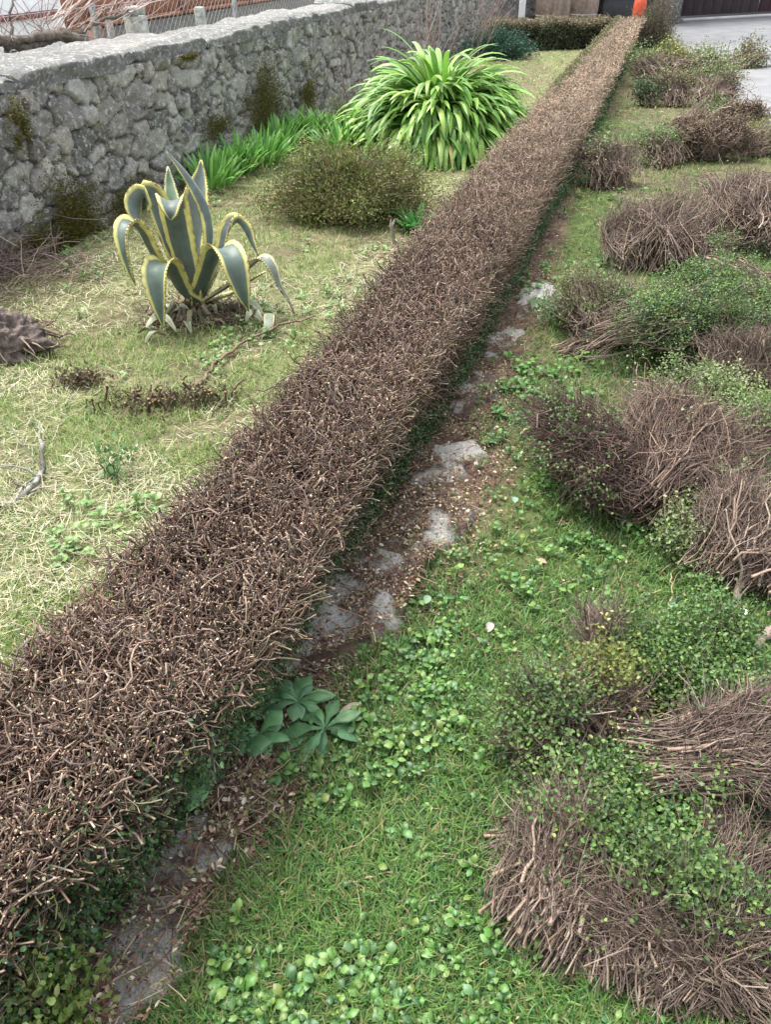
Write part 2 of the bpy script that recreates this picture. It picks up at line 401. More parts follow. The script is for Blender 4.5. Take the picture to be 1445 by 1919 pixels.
# ------------------------------------------------------------------ main hedge
def hedge():
    t = thing('trimmed_hedge', 'long low hedge clipped to bare brown twigs running diagonally away across the garden', 'hedge', (float(hl(6)+.2), 6, 0))
    TW = [(.12, .078, .06), (.15, .10, .076), (.085, .056, .045), (.18, .13, .105), (.23, .175, .135), (.12, .075, .055), (.16, .13, .11)]
    CAP = [(.62, .5, .35), (.4, .28, .18), (.2, .14, .1), (.26, .19, .13), (.34, .24, .16), (.18, .12, .08)]
    def sampY(n, p):                   # more twigs per metre near the viewer's end
        y = U(HY0, HY1, int(n)*14); tt = np.sqrt(y**2+1.1**2); w = (1.3/tt)**p
        return y[rng.random(len(y)) < w][:int(n)]
    def emit(g, y, x, z, D, L, rr, wig, k=5, tipf=.5, cols=TW):
        n = len(y); tt = np.sqrt(y**2+1.2+x**2)
        P = wander(np.stack([x, y, z], -1), D, L, k, wig)
        top = HZ+.012+(vn(np.stack([P[..., 0]*5, P[..., 1]*5], -1), 71)-.5)*.10+(vn(np.stack([P[..., 0]*19, P[..., 1]*19], -1), 74)-.5)*.07+NR(0, .026, (n, 1))
        P[..., 2] = np.clip(np.minimum(P[..., 2], top), .01, 1)
        r = np.maximum(U(.0009, .0024, n)*rr, .00036*tt); R = np.linspace(1, .8, k)*r[:, None]
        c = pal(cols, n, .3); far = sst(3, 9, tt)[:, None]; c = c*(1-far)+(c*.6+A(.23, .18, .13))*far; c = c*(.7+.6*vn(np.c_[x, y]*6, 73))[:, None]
        C = np.repeat(c[:, None], k, 1); tip = (rng.random(n) < tipf)[:, None]
        C[:, -1] = np.where(tip, C[:, -1]*1.6+A(.12, .09, .06), C[:, -1])
        tubes(g, P, R, C, 3, pal(CAP, n, .2))
    # top surface: upright, leaning, tangled twigs
    g = Geo(); y = sampY(52000, 1.35); n = len(y)
    u = U(0, 1, n); kk_ = rng.random(n) < .25+1.1*sst(.35, .6, vn(np.c_[u*9, y*22], 72)); y = y[kk_]; u = u[kk_]; n = len(y); x = hl(y)+.0+u*(hr(y)-hl(y)); az = U(0, 2*pi, n); th = np.abs(NR(0, .42, n)); L = U(.05, .13, n)
    D = np.stack([np.sin(th)*np.cos(az), np.sin(th)*np.sin(az), np.cos(th)], -1)
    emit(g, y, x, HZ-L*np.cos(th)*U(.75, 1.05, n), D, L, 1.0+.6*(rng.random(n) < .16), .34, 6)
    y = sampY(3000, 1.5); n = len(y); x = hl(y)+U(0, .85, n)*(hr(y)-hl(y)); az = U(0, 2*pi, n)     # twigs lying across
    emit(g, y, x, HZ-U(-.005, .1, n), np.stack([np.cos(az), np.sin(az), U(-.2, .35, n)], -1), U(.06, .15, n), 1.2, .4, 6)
    g.build('twig_top', M_twig, t)
    # right face
    g = Geo(); y = sampY(34000, 1.3); n = len(y); v = U(0, 1, n)**np.where(y < 1.25, .5, .85); z = .07+v*(HZ-.11)
    f = (z/HZ); x = hb(y)*(1-f)+hr(y)*f-U(-.055, .04, n)
    az = NR(-.35, 1.0, n); el = NR(1.05, .42, n)
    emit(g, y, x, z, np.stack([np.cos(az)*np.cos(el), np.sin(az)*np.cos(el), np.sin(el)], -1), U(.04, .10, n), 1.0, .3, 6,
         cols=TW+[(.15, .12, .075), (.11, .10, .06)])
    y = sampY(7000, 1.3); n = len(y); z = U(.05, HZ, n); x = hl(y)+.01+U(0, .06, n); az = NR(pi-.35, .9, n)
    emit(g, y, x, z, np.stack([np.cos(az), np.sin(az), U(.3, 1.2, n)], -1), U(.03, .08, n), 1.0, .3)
    g.build('twig_side', M_twig, t)
    g = Geo(); n = 900; y = U(HY0, HY1, n); x = hb(y)+U(-.28, -.05, n)      # standing stems
    P = wander(np.stack([x, y, np.zeros(n)], -1), np.stack([NR(.1, .25, n), NR(0, .25, n), np.ones(n)], -1), U(.3, .42, n), 7, .16)
    P[..., 2] = np.minimum(P[..., 2], HZ-.03); r = U(.003, .008, n)
    tubes(g, P, r[:, None]*np.linspace(1.3, .5, 7), np.repeat(pal([(.11, .085, .06), (.09, .06, .045), (.13, .12, .09)], n)[:, None], 7, 1), 5)
    g.build('stem', M_twig, t)
    # added filler core: near-black colour stands in for shade between the twigs
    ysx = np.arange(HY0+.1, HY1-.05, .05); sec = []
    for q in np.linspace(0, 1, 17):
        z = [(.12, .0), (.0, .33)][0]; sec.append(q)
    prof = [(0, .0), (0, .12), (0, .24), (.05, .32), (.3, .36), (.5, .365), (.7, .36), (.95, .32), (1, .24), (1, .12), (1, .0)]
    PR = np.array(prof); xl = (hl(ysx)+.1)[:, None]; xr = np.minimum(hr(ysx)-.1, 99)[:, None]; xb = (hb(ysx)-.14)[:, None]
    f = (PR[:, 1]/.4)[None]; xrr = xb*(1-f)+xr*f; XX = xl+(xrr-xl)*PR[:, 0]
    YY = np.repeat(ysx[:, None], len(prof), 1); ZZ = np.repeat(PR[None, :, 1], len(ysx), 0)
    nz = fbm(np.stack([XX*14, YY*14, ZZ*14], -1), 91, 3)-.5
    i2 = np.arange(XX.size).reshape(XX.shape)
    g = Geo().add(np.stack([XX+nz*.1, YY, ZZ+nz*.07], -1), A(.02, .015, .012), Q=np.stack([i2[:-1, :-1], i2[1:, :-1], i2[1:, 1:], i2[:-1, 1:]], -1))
    g.build('dark_filler_core', M_filler, t)
    # leaves low on the right face, and a thin green fringe at the left edge
    g = Geo()
    def leafset(y, x, z, cols, sz):
        n = len(y); tt = np.sqrt(y**2+1.2+x**2); s = np.maximum(sz, .0021*tt)
        leaves(g, np.stack([x, y, z], -1), rdir(n)+A(.5, -.2, .2), rdir(n)+A(.5, -.2, .8), s*U(.7, 1.2, n), s*U(.28, .42, n), pal(cols, n, .35, .1))
    GR = [(.045, .095, .028), (.06, .125, .035), (.045, .1, .05), (.10, .17, .05), (.06, .13, .06), (.13, .19, .07)]
    nC = 9500; yc = sampY(nC, 1.15); nC = len(yc); zc = np.abs(NR(.0, 1, nC))*(.06+.17*sst(1.4, .85, yc))+.01; keep = (vn(np.c_[yc*6, zc*8], 81)+.35*(vn(np.c_[yc*19, zc*19], 83)-.5) > .42-.12*(zc < .12)-.2*(yc < 1.3)) & (zc < .41)
    yc, zc = yc[keep], zc[keep]; f = zc/HZ; xc = hb(yc)*(1-f)+hr(yc)*f+.025+U(-.05, .045, len(yc)); m = 16
    y = np.repeat(yc, m)+NR(0, .028, len(yc)*m); z = np.repeat(zc, m)+NR(0, .024, len(yc)*m); x = np.repeat(xc, m)+NR(0, .026, len(yc)*m)
    leafset(y, x, np.maximum(z, .012), GR, .0115)
    y = sampY(9000, .9); n = len(y); leafset(y, hl(y)+NR(-.02, .03, n), U(.05, .42, n), [(.09, .11, .035), (.12, .13, .05), (.07, .09, .03)], .009)
    y = U(8, HY1, 6000); leafset(y, hl(y)+U(-.02, .07, len(y)), HZ+NR(-.03, .02, len(y)), [(.15, .15, .06), (.17, .16, .08), (.1, .12, .04)], .009)
    y = sampY(900, .8); n = len(y); leafset(y, hl(y)+U(0, .45, n), HZ+NR(-.03, .015, n), [(.10, .15, .04), (.2, .2, .1)], .009)
    g.build('foliage', M_leaf, t)
hedge()

# ------------------------------------------------------------------ clippings: cut chunks of hedge lying on the lawn
GREENS = dict(mixed=[(.06, .11, .03), (.09, .145, .035), (.045, .09, .03), (.13, .18, .05), (.05, .095, .04)], green=[(.07, .13, .03), (.05, .10, .025), (.09, .155, .04), (.12, .18, .05), (.06, .12, .045)],
              dark=[(.035, .07, .02), (.05, .095, .03), (.045, .085, .045), (.03, .06, .02), (.08, .13, .06)],
              yellow=[(.19, .21, .045), (.15, .18, .035), (.20, .21, .06), (.09, .13, .03)],
              pale=[(.15, .2, .08), (.12, .17, .05), (.2, .24, .12), (.09, .14, .04)],
              olive=[(.11, .12, .045), (.08, .10, .035), (.15, .15, .07), (.12, .11, .05)])
BROWN = [(.145, .105, .085), (.19, .142, .115), (.10, .073, .06), (.27, .21, .165)]
def chunk(label, px, py, Lp, Wp, Hp, az, tilt=0, lf=.5, nt=650, nl=9000, green='green', lift=0., thick=.07, fan=.25, tw=BROWN, wig=.26, group='cut hedge clippings lying on the lawn'):
    if py < 600: tilt *= .65; Hp *= .8
    c0 = W(px, py); t_ = depth_at(px, py); k_ = t_/F*(1. if py > 340 else .9); L, Wd_, H = Lp*k_*.95, Wp*k_, Hp*k_*.85
    az, tilt = radians(az), radians(tilt)
    a = A(cos(az)*cos(tilt), sin(az)*cos(tilt), sin(tilt)); b = A(-sin(az), cos(az), 0); c = np.cross(a, b)
    cz = (abs(sin(tilt))*L/2+abs(cos(tilt))*H/2)*.92
    cz += lift; ctr = W(px, py, cz*.9); c0 = A(ctr[0], ctr[1], 0); lod = max(1., t_/3.2); nt = int(1.5*nt/lod**.7); nl = int(nl/lod**.5)
    th = thing('hedge_clipping', label, 'hedge clipping', (c0[0], c0[1], 0), group)
    rmin = .00036*t_
    r_ = np.sqrt(U(0, 1, nt)); ph = U(0, 2*pi, nt); q1, q2 = r_*np.cos(ph), r_*np.sin(ph)
    lum = 1+.35*(vn(np.c_[q1*2.2+px, q2*2.2], 5)-.5)
    nk = 16; kc = rng.integers(0, nk, nt); kd = NR(0, .22, (nk, 2)); ko = NR(0, .10, nk); kq = NR(0, .11, (nk, 2)); q1 = q1*.85+kq[kc, 0]; q2 = q2*.85+kq[kc, 1]
    s0 = -.5+U(0, .3, nt)+ko[kc]*1.3+.4*(rng.random(nt) < .35)*U(0, 1, nt); s1 = .5*np.sqrt(np.clip(1-.55*r_**2, 0, 1))*U(.5, 1.05, nt)+ko[kc]*.7
    k = 7; ss = s0[:, None]+(s1-s0)[:, None]*np.linspace(0, 1, k)
    wob = np.cumsum(NR(0, wig*.13, (nt, k, 2)), 1)+kd[kc][:, None]*ss[..., None]
    ff = (1-fan)+fan*(ss+.5)
    P = ctr+a*(ss*L)[..., None]+b*((q1*lum)[:, None]*ff*.5*Wd_+wob[..., 0]*Wd_)[..., None]+c*((q2*lum)[:, None]*ff*.5*H+wob[..., 1]*H)[..., None]
    P = P+np.stack([vn(P/(.22*L+.04)+9, 3)-.5, vn(P/(.22*L+.04)+9, 4)-.5, vn(P/(.22*L+.04)+9, 5)-.5], -1)*(.2*L)
    P[..., 2] = np.maximum(P[..., 2], .012+U(0, .02, (nt, 1)))
    big = rng.random(nt) < thick; big = rng.random(nt) < thick*1.6; R = np.where(big, U(.002, .0042, nt), U(.0008, .0021, nt)); R = np.maximum(R, rmin)
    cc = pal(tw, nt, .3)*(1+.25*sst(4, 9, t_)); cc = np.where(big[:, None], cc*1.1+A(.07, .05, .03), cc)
    g = Geo(); cap = pal([(.55, .45, .3), (.45, .34, .22)], nt)
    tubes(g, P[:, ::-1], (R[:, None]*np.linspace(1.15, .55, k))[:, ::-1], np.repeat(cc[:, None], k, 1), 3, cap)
    nb = int(nt*2.6); ti = rng.integers(0, nt, nb); pi_ = rng.integers(1, k, nb); B = P[ti, pi_]
    tang = norm(P[ti, pi_]-P[ti, pi_-1]); outd = norm(B-ctr)
    D = tang*.8+rdir(nb)*.75+outd*.35; Lb = U(.02, .07, nb)*max(1, t_/7)*np.where(rng.random(nb) < .15, 2.2, 1)
    Pb = wander(B, D, Lb, 4, .25); Pb[..., 2] = np.maximum(Pb[..., 2], .01)
    fk = rng.random(nb) < .12; rb = np.maximum(np.where(fk, U(.0012, .0026, nb), U(.0006, .001, nb)), rmin*.8)
    tubes(g, Pb, rb[:, None]*np.linspace(1, .7, 4), np.repeat(pal(tw, nb, .3)[:, None], 4, 1), 3)
    g.build('twigs', M_twig, th)
    g = Geo()
    # leaves grow in sprigs towards the outer end
    ns = max(20, nl//14); ti = rng.integers(0, nb, ns*3); tipp = Pb[ti, -1]; rel = ((tipp-ctr)@a)/L
    rr = (((tipp-ctr)@b)/(Wd_/2))**2+(((tipp-ctr)@c)/(H/2))**2
    w = sst(lf-.5-.1, lf-.5+.12, rel+.25*(vn(tipp*9, 7)-.5))*(.35+.65*sst(.1, .6, rr+rel)); w = np.maximum(w*(.25*(lf < .15)+sst(.38, .55, vn(tipp*7.5, 27))), .012)
    pick = np.where(rng.random(len(ti)) < w)[0][:ns]; tp = tipp[pick]; m = 14; n = len(tp)*m
    if n:
        sz = max(.0105, .0024*t_); sp = sz*1.9
        B = np.repeat(tp, m, 0)+NR(0, sp, (n, 3)); B[:, 2] = np.maximum(B[:, 2], .015)
        cl = 1.3*np.repeat(pal(GREENS[green], len(tp), .28)*(.65+.7*vn(tp*8, 12))[:, None], m, 0)*(1+U(-.3, .35, (n, 1)))
        O = norm(B-ctr)
        leaves(g, B, rdir(n)+O*.5, rdir(n)*.8+A(0, 0, .8)+O*.4, sz*U(.7, 1.25, n), sz*U(.28, .45, n), cl)
    g.build('foliage', M_leaf, th)
    return th
LB = [
 # label, px, py, L, W, H, az, tilt, options
 ('big round brown twig heap with little green at its left rim, middle of the lawn', 1115, 845, 170, 250, 130, 200, 30, dict(lf=.9, nl=2500, nt=1700, thick=.03, wig=.34, tw=[(.12, .08, .068), (.16, .11, .09), (.09, .062, .053)])),
 ('broad brown cut chunk with bright green upper right rim, right of the round heap', 1275, 850, 230, 260, 130, 40, 25, dict(lf=.88, nl=7000, nt=1500, green='pale', wig=.34, tw=[(.14, .097, .08), (.18, .13, .105), (.10, .07, .058), (.24, .18, .14)])),
 ('small dark sprigs under the front edge of the big brown heap', 1270, 960, 200, 70, 50, -10, 0, dict(lf=.45, nl=2500, nt=350, green='pale', thick=.12)),
 ('dense dark green leafy chunk in the middle of the right lawn', 1240, 595, 260, 220, 150, 0, 22, dict(lf=-.1, nl=42000, nt=260, green='mixed', thick=.01)),
 ('dark olive leafy chunk against left side of the dense green one', 1130, 580, 120, 150, 110, 100, 40, dict(lf=.3, nl=8000, nt=400, green='olive')),
 ('thin bare twigs poking left over the grass beneath the dark green chunk', 1110, 640, 130, 60, 40, 25, 5, dict(lf=.9, nl=300, nt=150, thick=.15)),
 ('brown twig chunk with dark hollow behind the dense green one', 1225, 430, 150, 170, 90, 80, 50, dict(lf=.8, nl=3000, nt=900, green='olive', thick=.03)),
 ('yellow green mossy sprig between two brown twig chunks', 1330, 420, 90, 110, 70, 100, 30, dict(lf=.2, nl=5000, nt=250, green='yellow')),
 ('swept bundle of dark twigs beside the dark hollow', 1290, 465, 150, 90, 60, 10, 10, dict(lf=.95, nl=600, nt=500, thick=.08)),
 ('large pale brown twig mound at right edge behind the dense green chunk', 1400, 390, 140, 200, 130, 70, 35, dict(lf=.9, nl=1800, nt=1200, green='olive', thick=.06)),
 ('loose grey brown twigs falling forward right of the dense green chunk', 1400, 540, 170, 150, 90, -60, -5, dict(lf=.85, nl=2500, nt=650, thick=.1, green='pale')),
 ('green topped chunk with dark brown front beside the hedge', 1145, 305, 95, 110, 80, 95, 62, dict(lf=.45, nl=6000, nt=750, green='pale', thick=.02)),
 ('upright brown brush like chunk standing on dark shadowed grass', 1345, 262, 70, 150, 80, 90, -75, dict(lf=.8, nl=2500, nt=1300, green='yellow', thick=.05, fan=-.1)),
 ('small mixed brown and green chunk left of the upright brush', 1240, 280, 75, 100, 60, 110, 40, dict(lf=.5, nl=3500, nt=450, green='green')),
 ('brown tipped chunk leaning on dark green leaves in the back row', 1390, 220, 70, 110, 70, 90, -55, dict(lf=.6, nl=3500, nt=700, green='green')),
 ('slanting twig chunk with long pale stalks before the pavement edge', 1300, 225, 120, 60, 55, 30, 15, dict(lf=.5, nl=3500, nt=450, green='green', thick=.12)),
 ('pale brown tuft at back next to the concrete edge', 1340, 175, 80, 90, 55, 60, 30, dict(lf=.7, nl=2500, nt=500, green='olive')),
 ('small round brown clipping on worn grass at back', 1262, 172, 60, 60, 40, 90, 60, dict(lf=.7, nl=1200, nt=400, green='olive')),
 ('little dark green tuft on worn grass near the hedge', 1216, 180, 40, 45, 36, 90, 60, dict(lf=.1, nl=2500, nt=120, green='dark')),
 ('low green clipping with dark side near the far hedge end', 1225, 135, 75, 90, 48, 120, 35, dict(lf=.4, nl=3500, nt=400, green='green')),
 ('yellowish green clipping at the back beside the pavement', 1262, 108, 70, 80, 34, 60, 30, dict(lf=.3, nl=3500, nt=250, green='yellow')),
 ('long light green clipping at the back of the pile', 1315, 120, 90, 110, 40, 20, 20, dict(lf=.3, nl=4500, nt=300, green='pale')),
 ('bright green sprig on top of brown twigs at back', 1300, 148, 60, 45, 34, 0, 20, dict(lf=.2, nl=1800, nt=120, green='green')),
 ('single leafy spray lying out on the concrete', 1400, 108, 100, 50, 36, 35, 15, dict(lf=.3, nl=2600, nt=200, green='olive')),
 ('green and brown mound at right edge next to the concrete', 1425, 265, 80, 80, 50, 40, 30, dict(lf=.4, nl=3000, nt=300, green='yellow')),
 ('brown chunk at right edge below the loose grey twigs', 1400, 690, 130, 150, 105, 70, 40, dict(lf=.8, nl=2500, nt=1100, green='green')),
 ('light green leafy mound at right edge beside the dense green chunk', 1425, 600, 110, 150, 80, 100, 40, dict(lf=.1, nl=8000, nt=300, green='pale')),
 ('green fringe chunk above the big brown heap', 1310, 745, 230, 70, 55, -35, 5, dict(lf=-.1, nl=9000, nt=160, lift=.06, green='pale')),
 ('brown twigs at right edge beside the big brown heap', 1425, 850, 130, 110, 90, 60, 50, dict(lf=.75, nl=2500, nt=800, green='green')),
 ('dark leafy clipping in the gap right of the big brown heap', 1400, 930, 110, 100, 55, -30, 20, dict(lf=.1, nl=6500, nt=250, green='green')),
 ('brown crown of twigs with a thick pale forked stem pointing left', 1420, 1000, 170, 200, 150, 55, 30, dict(lf=.85, nl=2500, nt=1100, green='pale', thick=.1)),
 ('green leafy wing left of the forked stem', 1330, 1000, 120, 120, 70, 150, 20, dict(lf=.2, nl=6500, nt=350, green='pale')),
 ('low spreading green leafy chunk in the lower right lawn', 1265, 1250, 230, 150, 80, 10, 10, dict(lf=-.1, nl=28000, nt=250, green='green', thick=.01)),
 ('tuft of fine pale twigs at the upper left of the spreading green chunk', 1130, 1225, 150, 70, 60, 80, 20, dict(lf=.9, nl=900, nt=600, thick=.1)),
 ('combed bundle of brown twigs with pale cut ends pointing left', 1350, 1415, 300, 190, 120, -3, 4, dict(lift=.1, lf=.97, nl=800, nt=2000, thick=.09, fan=.3, wig=.24)),
 ('dark twiggy chunk with light leaf tips left of the combed bundle', 1040, 1365, 150, 170, 110, 130, 40, dict(lf=.6, nl=5500, nt=800, green='green')),
 ('green clipping resting between two brown bundles', 1130, 1330, 110, 120, 80, 60, 30, dict(lf=.2, nl=6000, nt=350, green='yellow')),
 ('fan of brown branches with thick cut ends pointing to lower left', 1060, 1630, 240, 190, 140, 50, 14, dict(lf=.78, nl=8000, nt=1100, thick=.1, fan=.1)),
 ('leafy sprigs spread over the top of the branch fan', 1060, 1540, 240, 130, 90, 15, 10, dict(lf=.1, nl=11000, nt=350, green='green')),
 ('large green leafy chunk filling the lower right corner', 1340, 1680, 290, 210, 110, 60, 12, dict(lf=.25, nl=22000, nt=1000, thick=.09, green='green')),
 ('brown cut base of the corner chunk with stubs pointing down', 1330, 1790, 150, 330, 130, 85, 35, dict(lf=.85, nl=1500, nt=1900, thick=.1)),
 ('green sprigs with bare stalks in front of the corner chunk', 1190, 1730, 200, 190, 130, 75, 35, dict(lf=.5, nl=7500, nt=600, green='green', thick=.12)),
]
for l_, px, py, Lp, Wp, Hp, az, ti, kw in LB: chunk(l_, px, py, Lp, Wp, Hp, az, ti, **kw)

# ------------------------------------------------------------------ ground cover
def scatter(n, x0=-500, x1=1945, y0=10, y1=2150):
    """random ground points, thinning with distance"""
    px, py = U(x0, x1, n), U(y0, y1, n); p = W(px, py); t_ = (p[:, 1])/ray(px, py)[:, 1]
    return p[:, 0], p[:, 1], t_
def blades(g, x, y, L, wd_, th0, kap, cols, k=4, z0=None):
    n = len(x); az = U(0, 2*pi, n); P = np.empty((n, k, 3)); P[:, 0] = np.stack([x, y, gz(x, y)-.003 if z0 is None else z0], -1)
    th = th0.copy(); st = L/(k-1); aa = az.copy(); dz = NR(0, .12, n)
    for i in range(1, k):
        P[:, i] = P[:, i-1]+np.stack([np.sin(th)*np.cos(aa), np.sin(th)*np.sin(aa), np.cos(th)], -1)*st[:, None]
        th = np.minimum(th+kap, 1.75); aa = aa+dz
    P[:, 1:, 2] = np.maximum(P[:, 1:, 2], (gz(P[:, 1:, 0], P[:, 1:, 1])+.003))
    S = np.stack([-np.sin(az), np.cos(az), np.zeros(n)], -1)
    Wd_ = wd_[:, None]*np.array([.7, 1, .8, .08] if k == 4 else np.r_[.7, np.ones(k-2), .1])
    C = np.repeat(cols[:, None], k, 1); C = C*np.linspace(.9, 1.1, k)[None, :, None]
    strips(g, P, Wd_, S, C, 0., (-1, 1))
def zone_right(x, y): return (x > hb(y)+.02) & ~is_pave(x, y)
def zone_left(x, y): return (x < hl(y)+.05) & (wd(x, y) > .0)
def hfar(y): return y < 15.3
# right lawn
x, y, t_ = scatter(420000); d = x-hb(y); P2 = np.c_[x, y]
den = fbm(P2*2.6, 21); m = zone_right(x, y) & (y < 16.2) & (rng.random(len(x)) < np.clip(sst(.55, 1.25, d/sw(y)+(den-.5)*.9)*(.25+1.5*sst(.32, .58, den))*np.where(y>6,.65,1), .015, 1))
x, y, t_, den = x[m], y[m], t_[m], den[m]; n = len(x)
cols = pal([(.12, .235, .05), (.15, .28, .07), (.09, .19, .05), (.19, .31, .10), (.085, .17, .065)], n, .25, .12)
dry = rng.random(n) < (.13+.5*sst(4.5, 7, y)+.25*sst(.4, .15, x-hb(y))); cols[dry] = pal([(.34, .30, .15), (.25, .22, .1), (.2, .22, .08)], int(dry.sum()), .2)
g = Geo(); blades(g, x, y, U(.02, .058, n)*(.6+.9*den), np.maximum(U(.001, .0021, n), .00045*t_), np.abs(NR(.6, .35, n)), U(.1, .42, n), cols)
tag(g.build('lawn_grass', M_grass, loc=(1, 3, 0)), 'bright green lawn grass growing between the hedge and the heaps of clippings', 'grass', kind='stuff')
# left lawn: dry straw over thin grass
x, y, t_ = scatter(420000, y1=1400); P2 = np.c_[x, y]; den = fbm(P2*1.5, 22); d2 = fbm(P2*5, 23)
m = zone_left(x, y) & hfar(y); x, y, t_, den, d2 = x[m], y[m], t_[m], den[m], d2[m]
gr = sst(.45, .62, den+.25*(d2-.5)+.25*sst(.5, .0, hl(y)-x)+.2*sst(6, 9, y)+.12*sst(2.2, 1.2, y))
isg = rng.random(len(x)) < gr*.5+.55; keep = rng.random(len(x)) < np.where(isg, .9, .55)*(.5+.9*sst(.34, .5, d2))
a_, b_ = isg & keep, (~isg) & keep
n = int(a_.sum()); g = Geo()
cg = pal([(.24, .33, .10), (.18, .28, .07), (.32, .39, .14), (.15, .25, .07), (.36, .40, .18)], n, .25, .1)
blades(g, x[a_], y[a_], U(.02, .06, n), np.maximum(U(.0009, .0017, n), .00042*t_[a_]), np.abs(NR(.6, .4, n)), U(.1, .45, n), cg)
tag(g.build('thin_grass', M_grass, loc=(-1, 3, 0)), 'thin yellow green grass between the hedge and the stone wall', 'grass', kind='stuff')
n = int(b_.sum()); g = Geo()
cs = pal([(.54, .50, .35), (.46, .42, .29), (.62, .59, .44), (.30, .25, .17), (.46, .47, .29)], n, .25, .04)
blades(g, x[b_], y[b_], U(.025, .09, n), np.maximum(U(.0008, .0015, n), .0004*t_[b_]), U(1.2, 1.65, n), NR(0, .12, n), cs, 5, gz(x[b_], y[b_])+U(.002, .02, n))
tag(g.build('dry_straw', M_straw, loc=(-1, 3, 0)), 'pale dry straw lying flat over the left lawn', 'straw', kind='stuff')
# broad-leaved lawn weeds
def rosettes(g, x, y, nl_, Lr, wr, cols, z=0.):
    for q in range(nl_):
        n = len(x); zb = U(.0, .035, n); az = q*2*pi/nl_+U(-.5, .5, n); L = U(*Lr, n); k = 5
        s = np.linspace(0, 1, k); el = U(.15, .8, n); r = L[:, None]*s*np.cos(el)[:, None]
        hz = L[:, None]*(s*np.sin(el)[:, None]-.35*s*s)+zb[:, None]*sst(0, .3, s)
        P = np.stack([x[:, None]+r*np.cos(az)[:, None], y[:, None]+r*np.sin(az)[:, None], gz(x, y)[:, None]+z+.012+np.maximum(hz, -.005)], -1)
        S = np.stack([-np.sin(az), np.cos(az), NR(0, .15, n)], -1)
        wv = np.array([.12, .45, 1, .85, .05])[None]*(L*U(*wr, n))[:, None]
        c = pal(cols, n, .2, .08); strips(g, P, wv, S, np.repeat(c[:, None], k, 1), .35)
WG = [(.10, .23, .045), (.14, .28, .065), (.07, .17, .045), (.20, .33, .10), (.11, .22, .08), (.05, .13, .04), (.17, .26, .06)]
x, y, t_ = scatter(26000, 400, 1500, 780, 2150); d = x-hb(y); cl = fbm(np.c_[x, y]*2.4, 33)
m = zone_right(x, y) & (rng.random(len(x)) < (.12+sst(.45, .62, cl+.3*(fbm(np.c_[x, y]*9, 37)-.5)))*sst(.8, 1.3, d/sw(y))*sst(4.2, 3, y)*(.15+sst(1.5, .8, d+.2*(cl-.5)))*.5*np.minimum(1, (t_/3.0)**3.2)); x, y = x[m], y[m]
g = Geo(); h = len(x)//2; rosettes(g, x[:h], y[:h], 5, (.014, .037), (.2, .33), WG); rosettes(g, x[h:], y[h:], 4, (.009, .022), (.32, .45), WG)
x, y, t_ = scatter(700, 900, 1300, 150, 800); m = zone_right(x, y) & (x-hb(y) < .7) & (x-hb(y) > .02) & (fbm(np.c_[x, y]*2, 36) > .5); rosettes(g, x[m], y[m], 5, (.02, .045), (.25, .4), WG[:3])
x, y, t_ = scatter(2500, 100, 1100, 60, 1250); m = zone_left(x, y) & (rng.random(len(x)) < sst(.5, .65, fbm(np.c_[x, y]*2, 35))) & hfar(y); rosettes(g, x[m], y[m], 4, (.02, .04), (.3, .42), [(.16, .28, .09), (.22, .33, .12)])
tag(g.build('lawn_weeds', M_weed, loc=(1, 2, 0)), 'low broad leaved weeds growing through the lawn grass', 'weeds', kind='stuff')
# ------------------------------------------------------------------ flat granite stones along the hedge foot
SLABS = []
def slabz(x, y):                         # height of the stones' faces above the soil
    h = np.zeros(x.shape)
    for c, rx, ry, an, z, seed in SLABS:
        ca, sa = cos(radians(an)), sin(radians(an)); dx, dy = x-c[0], y-c[1]; r = np.sqrt(((dx*ca+dy*sa)/rx)**2+((-dx*sa+dy*ca)/ry)**2)
        h = np.maximum(h, (z+.012)*(r < 1.05))
    return h
def bare(x, y):                          # swept faces of the stones, where litter does not lie
    m = np.zeros(x.shape, bool)
    for c, rx, ry, an, z, seed in SLABS:
        ca, sa = cos(radians(an)), sin(radians(an)); dx, dy = x-c[0], y-c[1]; r = np.sqrt(((dx*ca+dy*sa)/rx)**2+((-dx*sa+dy*ca)/ry)**2)
        m |= (r < 1.05) & (fbm(np.stack([x*12, y*12], -1), seed+9, 6)+.10*r**3 < .52)
    return m
def slab(label, px, py, rx, ry, ang, z=.03, seed=1):
    c = W(px, py); SLABS.append((c, rx, ry, ang, z, seed)); t = Geo(); nr, na = 22, 72; r = np.linspace(0, 1, nr)[:, None]; a = np.linspace(0, 2*pi, na, endpoint=False)[None]
    out = 1+.7*(vn(np.stack([np.cos(a)*1.5+seed*9, np.sin(a)*1.5], -1), seed)-.5)+.3*(vn(np.stack([np.cos(a)*5, np.sin(a)*5+seed], -1), seed+1)-.5)
    x0, y0 = r*np.cos(a)*rx*out, r*np.sin(a)*ry*out; ca, sa = cos(radians(ang)), sin(radians(ang))
    x = c[0]+x0*ca-y0*sa; y = c[1]+x0*sa+y0*ca
    zz = z*np.sqrt(np.clip(1-r**5, 0, 1))+(fbm(np.stack([x*9, y*9], -1), seed+3, 5)-.5)*.055*(1-r**6)-.03*(r**8)+.004
    i = np.arange(nr*na).reshape(nr, na); j = np.roll(i, -1, 1)
    so_ = sst(.43, .58, fbm(np.stack([x*12, y*12], -1), seed+9, 6)+.10*(r**3))[..., None]       # crust of soil and old litter
    C = A(.36, .345, .32)*(1-so_)+A(.13, .088, .068)*so_
    t.add(np.stack([x, y, zz], -1), C, Q=np.stack([i[:-1], j[:-1], j[1:], i[1:]], -1))
    tag(t.build('edging_stone', M_slab, loc=(c[0], c[1], 0)), label, 'stone', 'flat granite stones along the hedge foot')
slab('broad flat grey stone under brown litter where the hedge foot bends out', 645, 1125, .28, .17, 52, .03, 1)
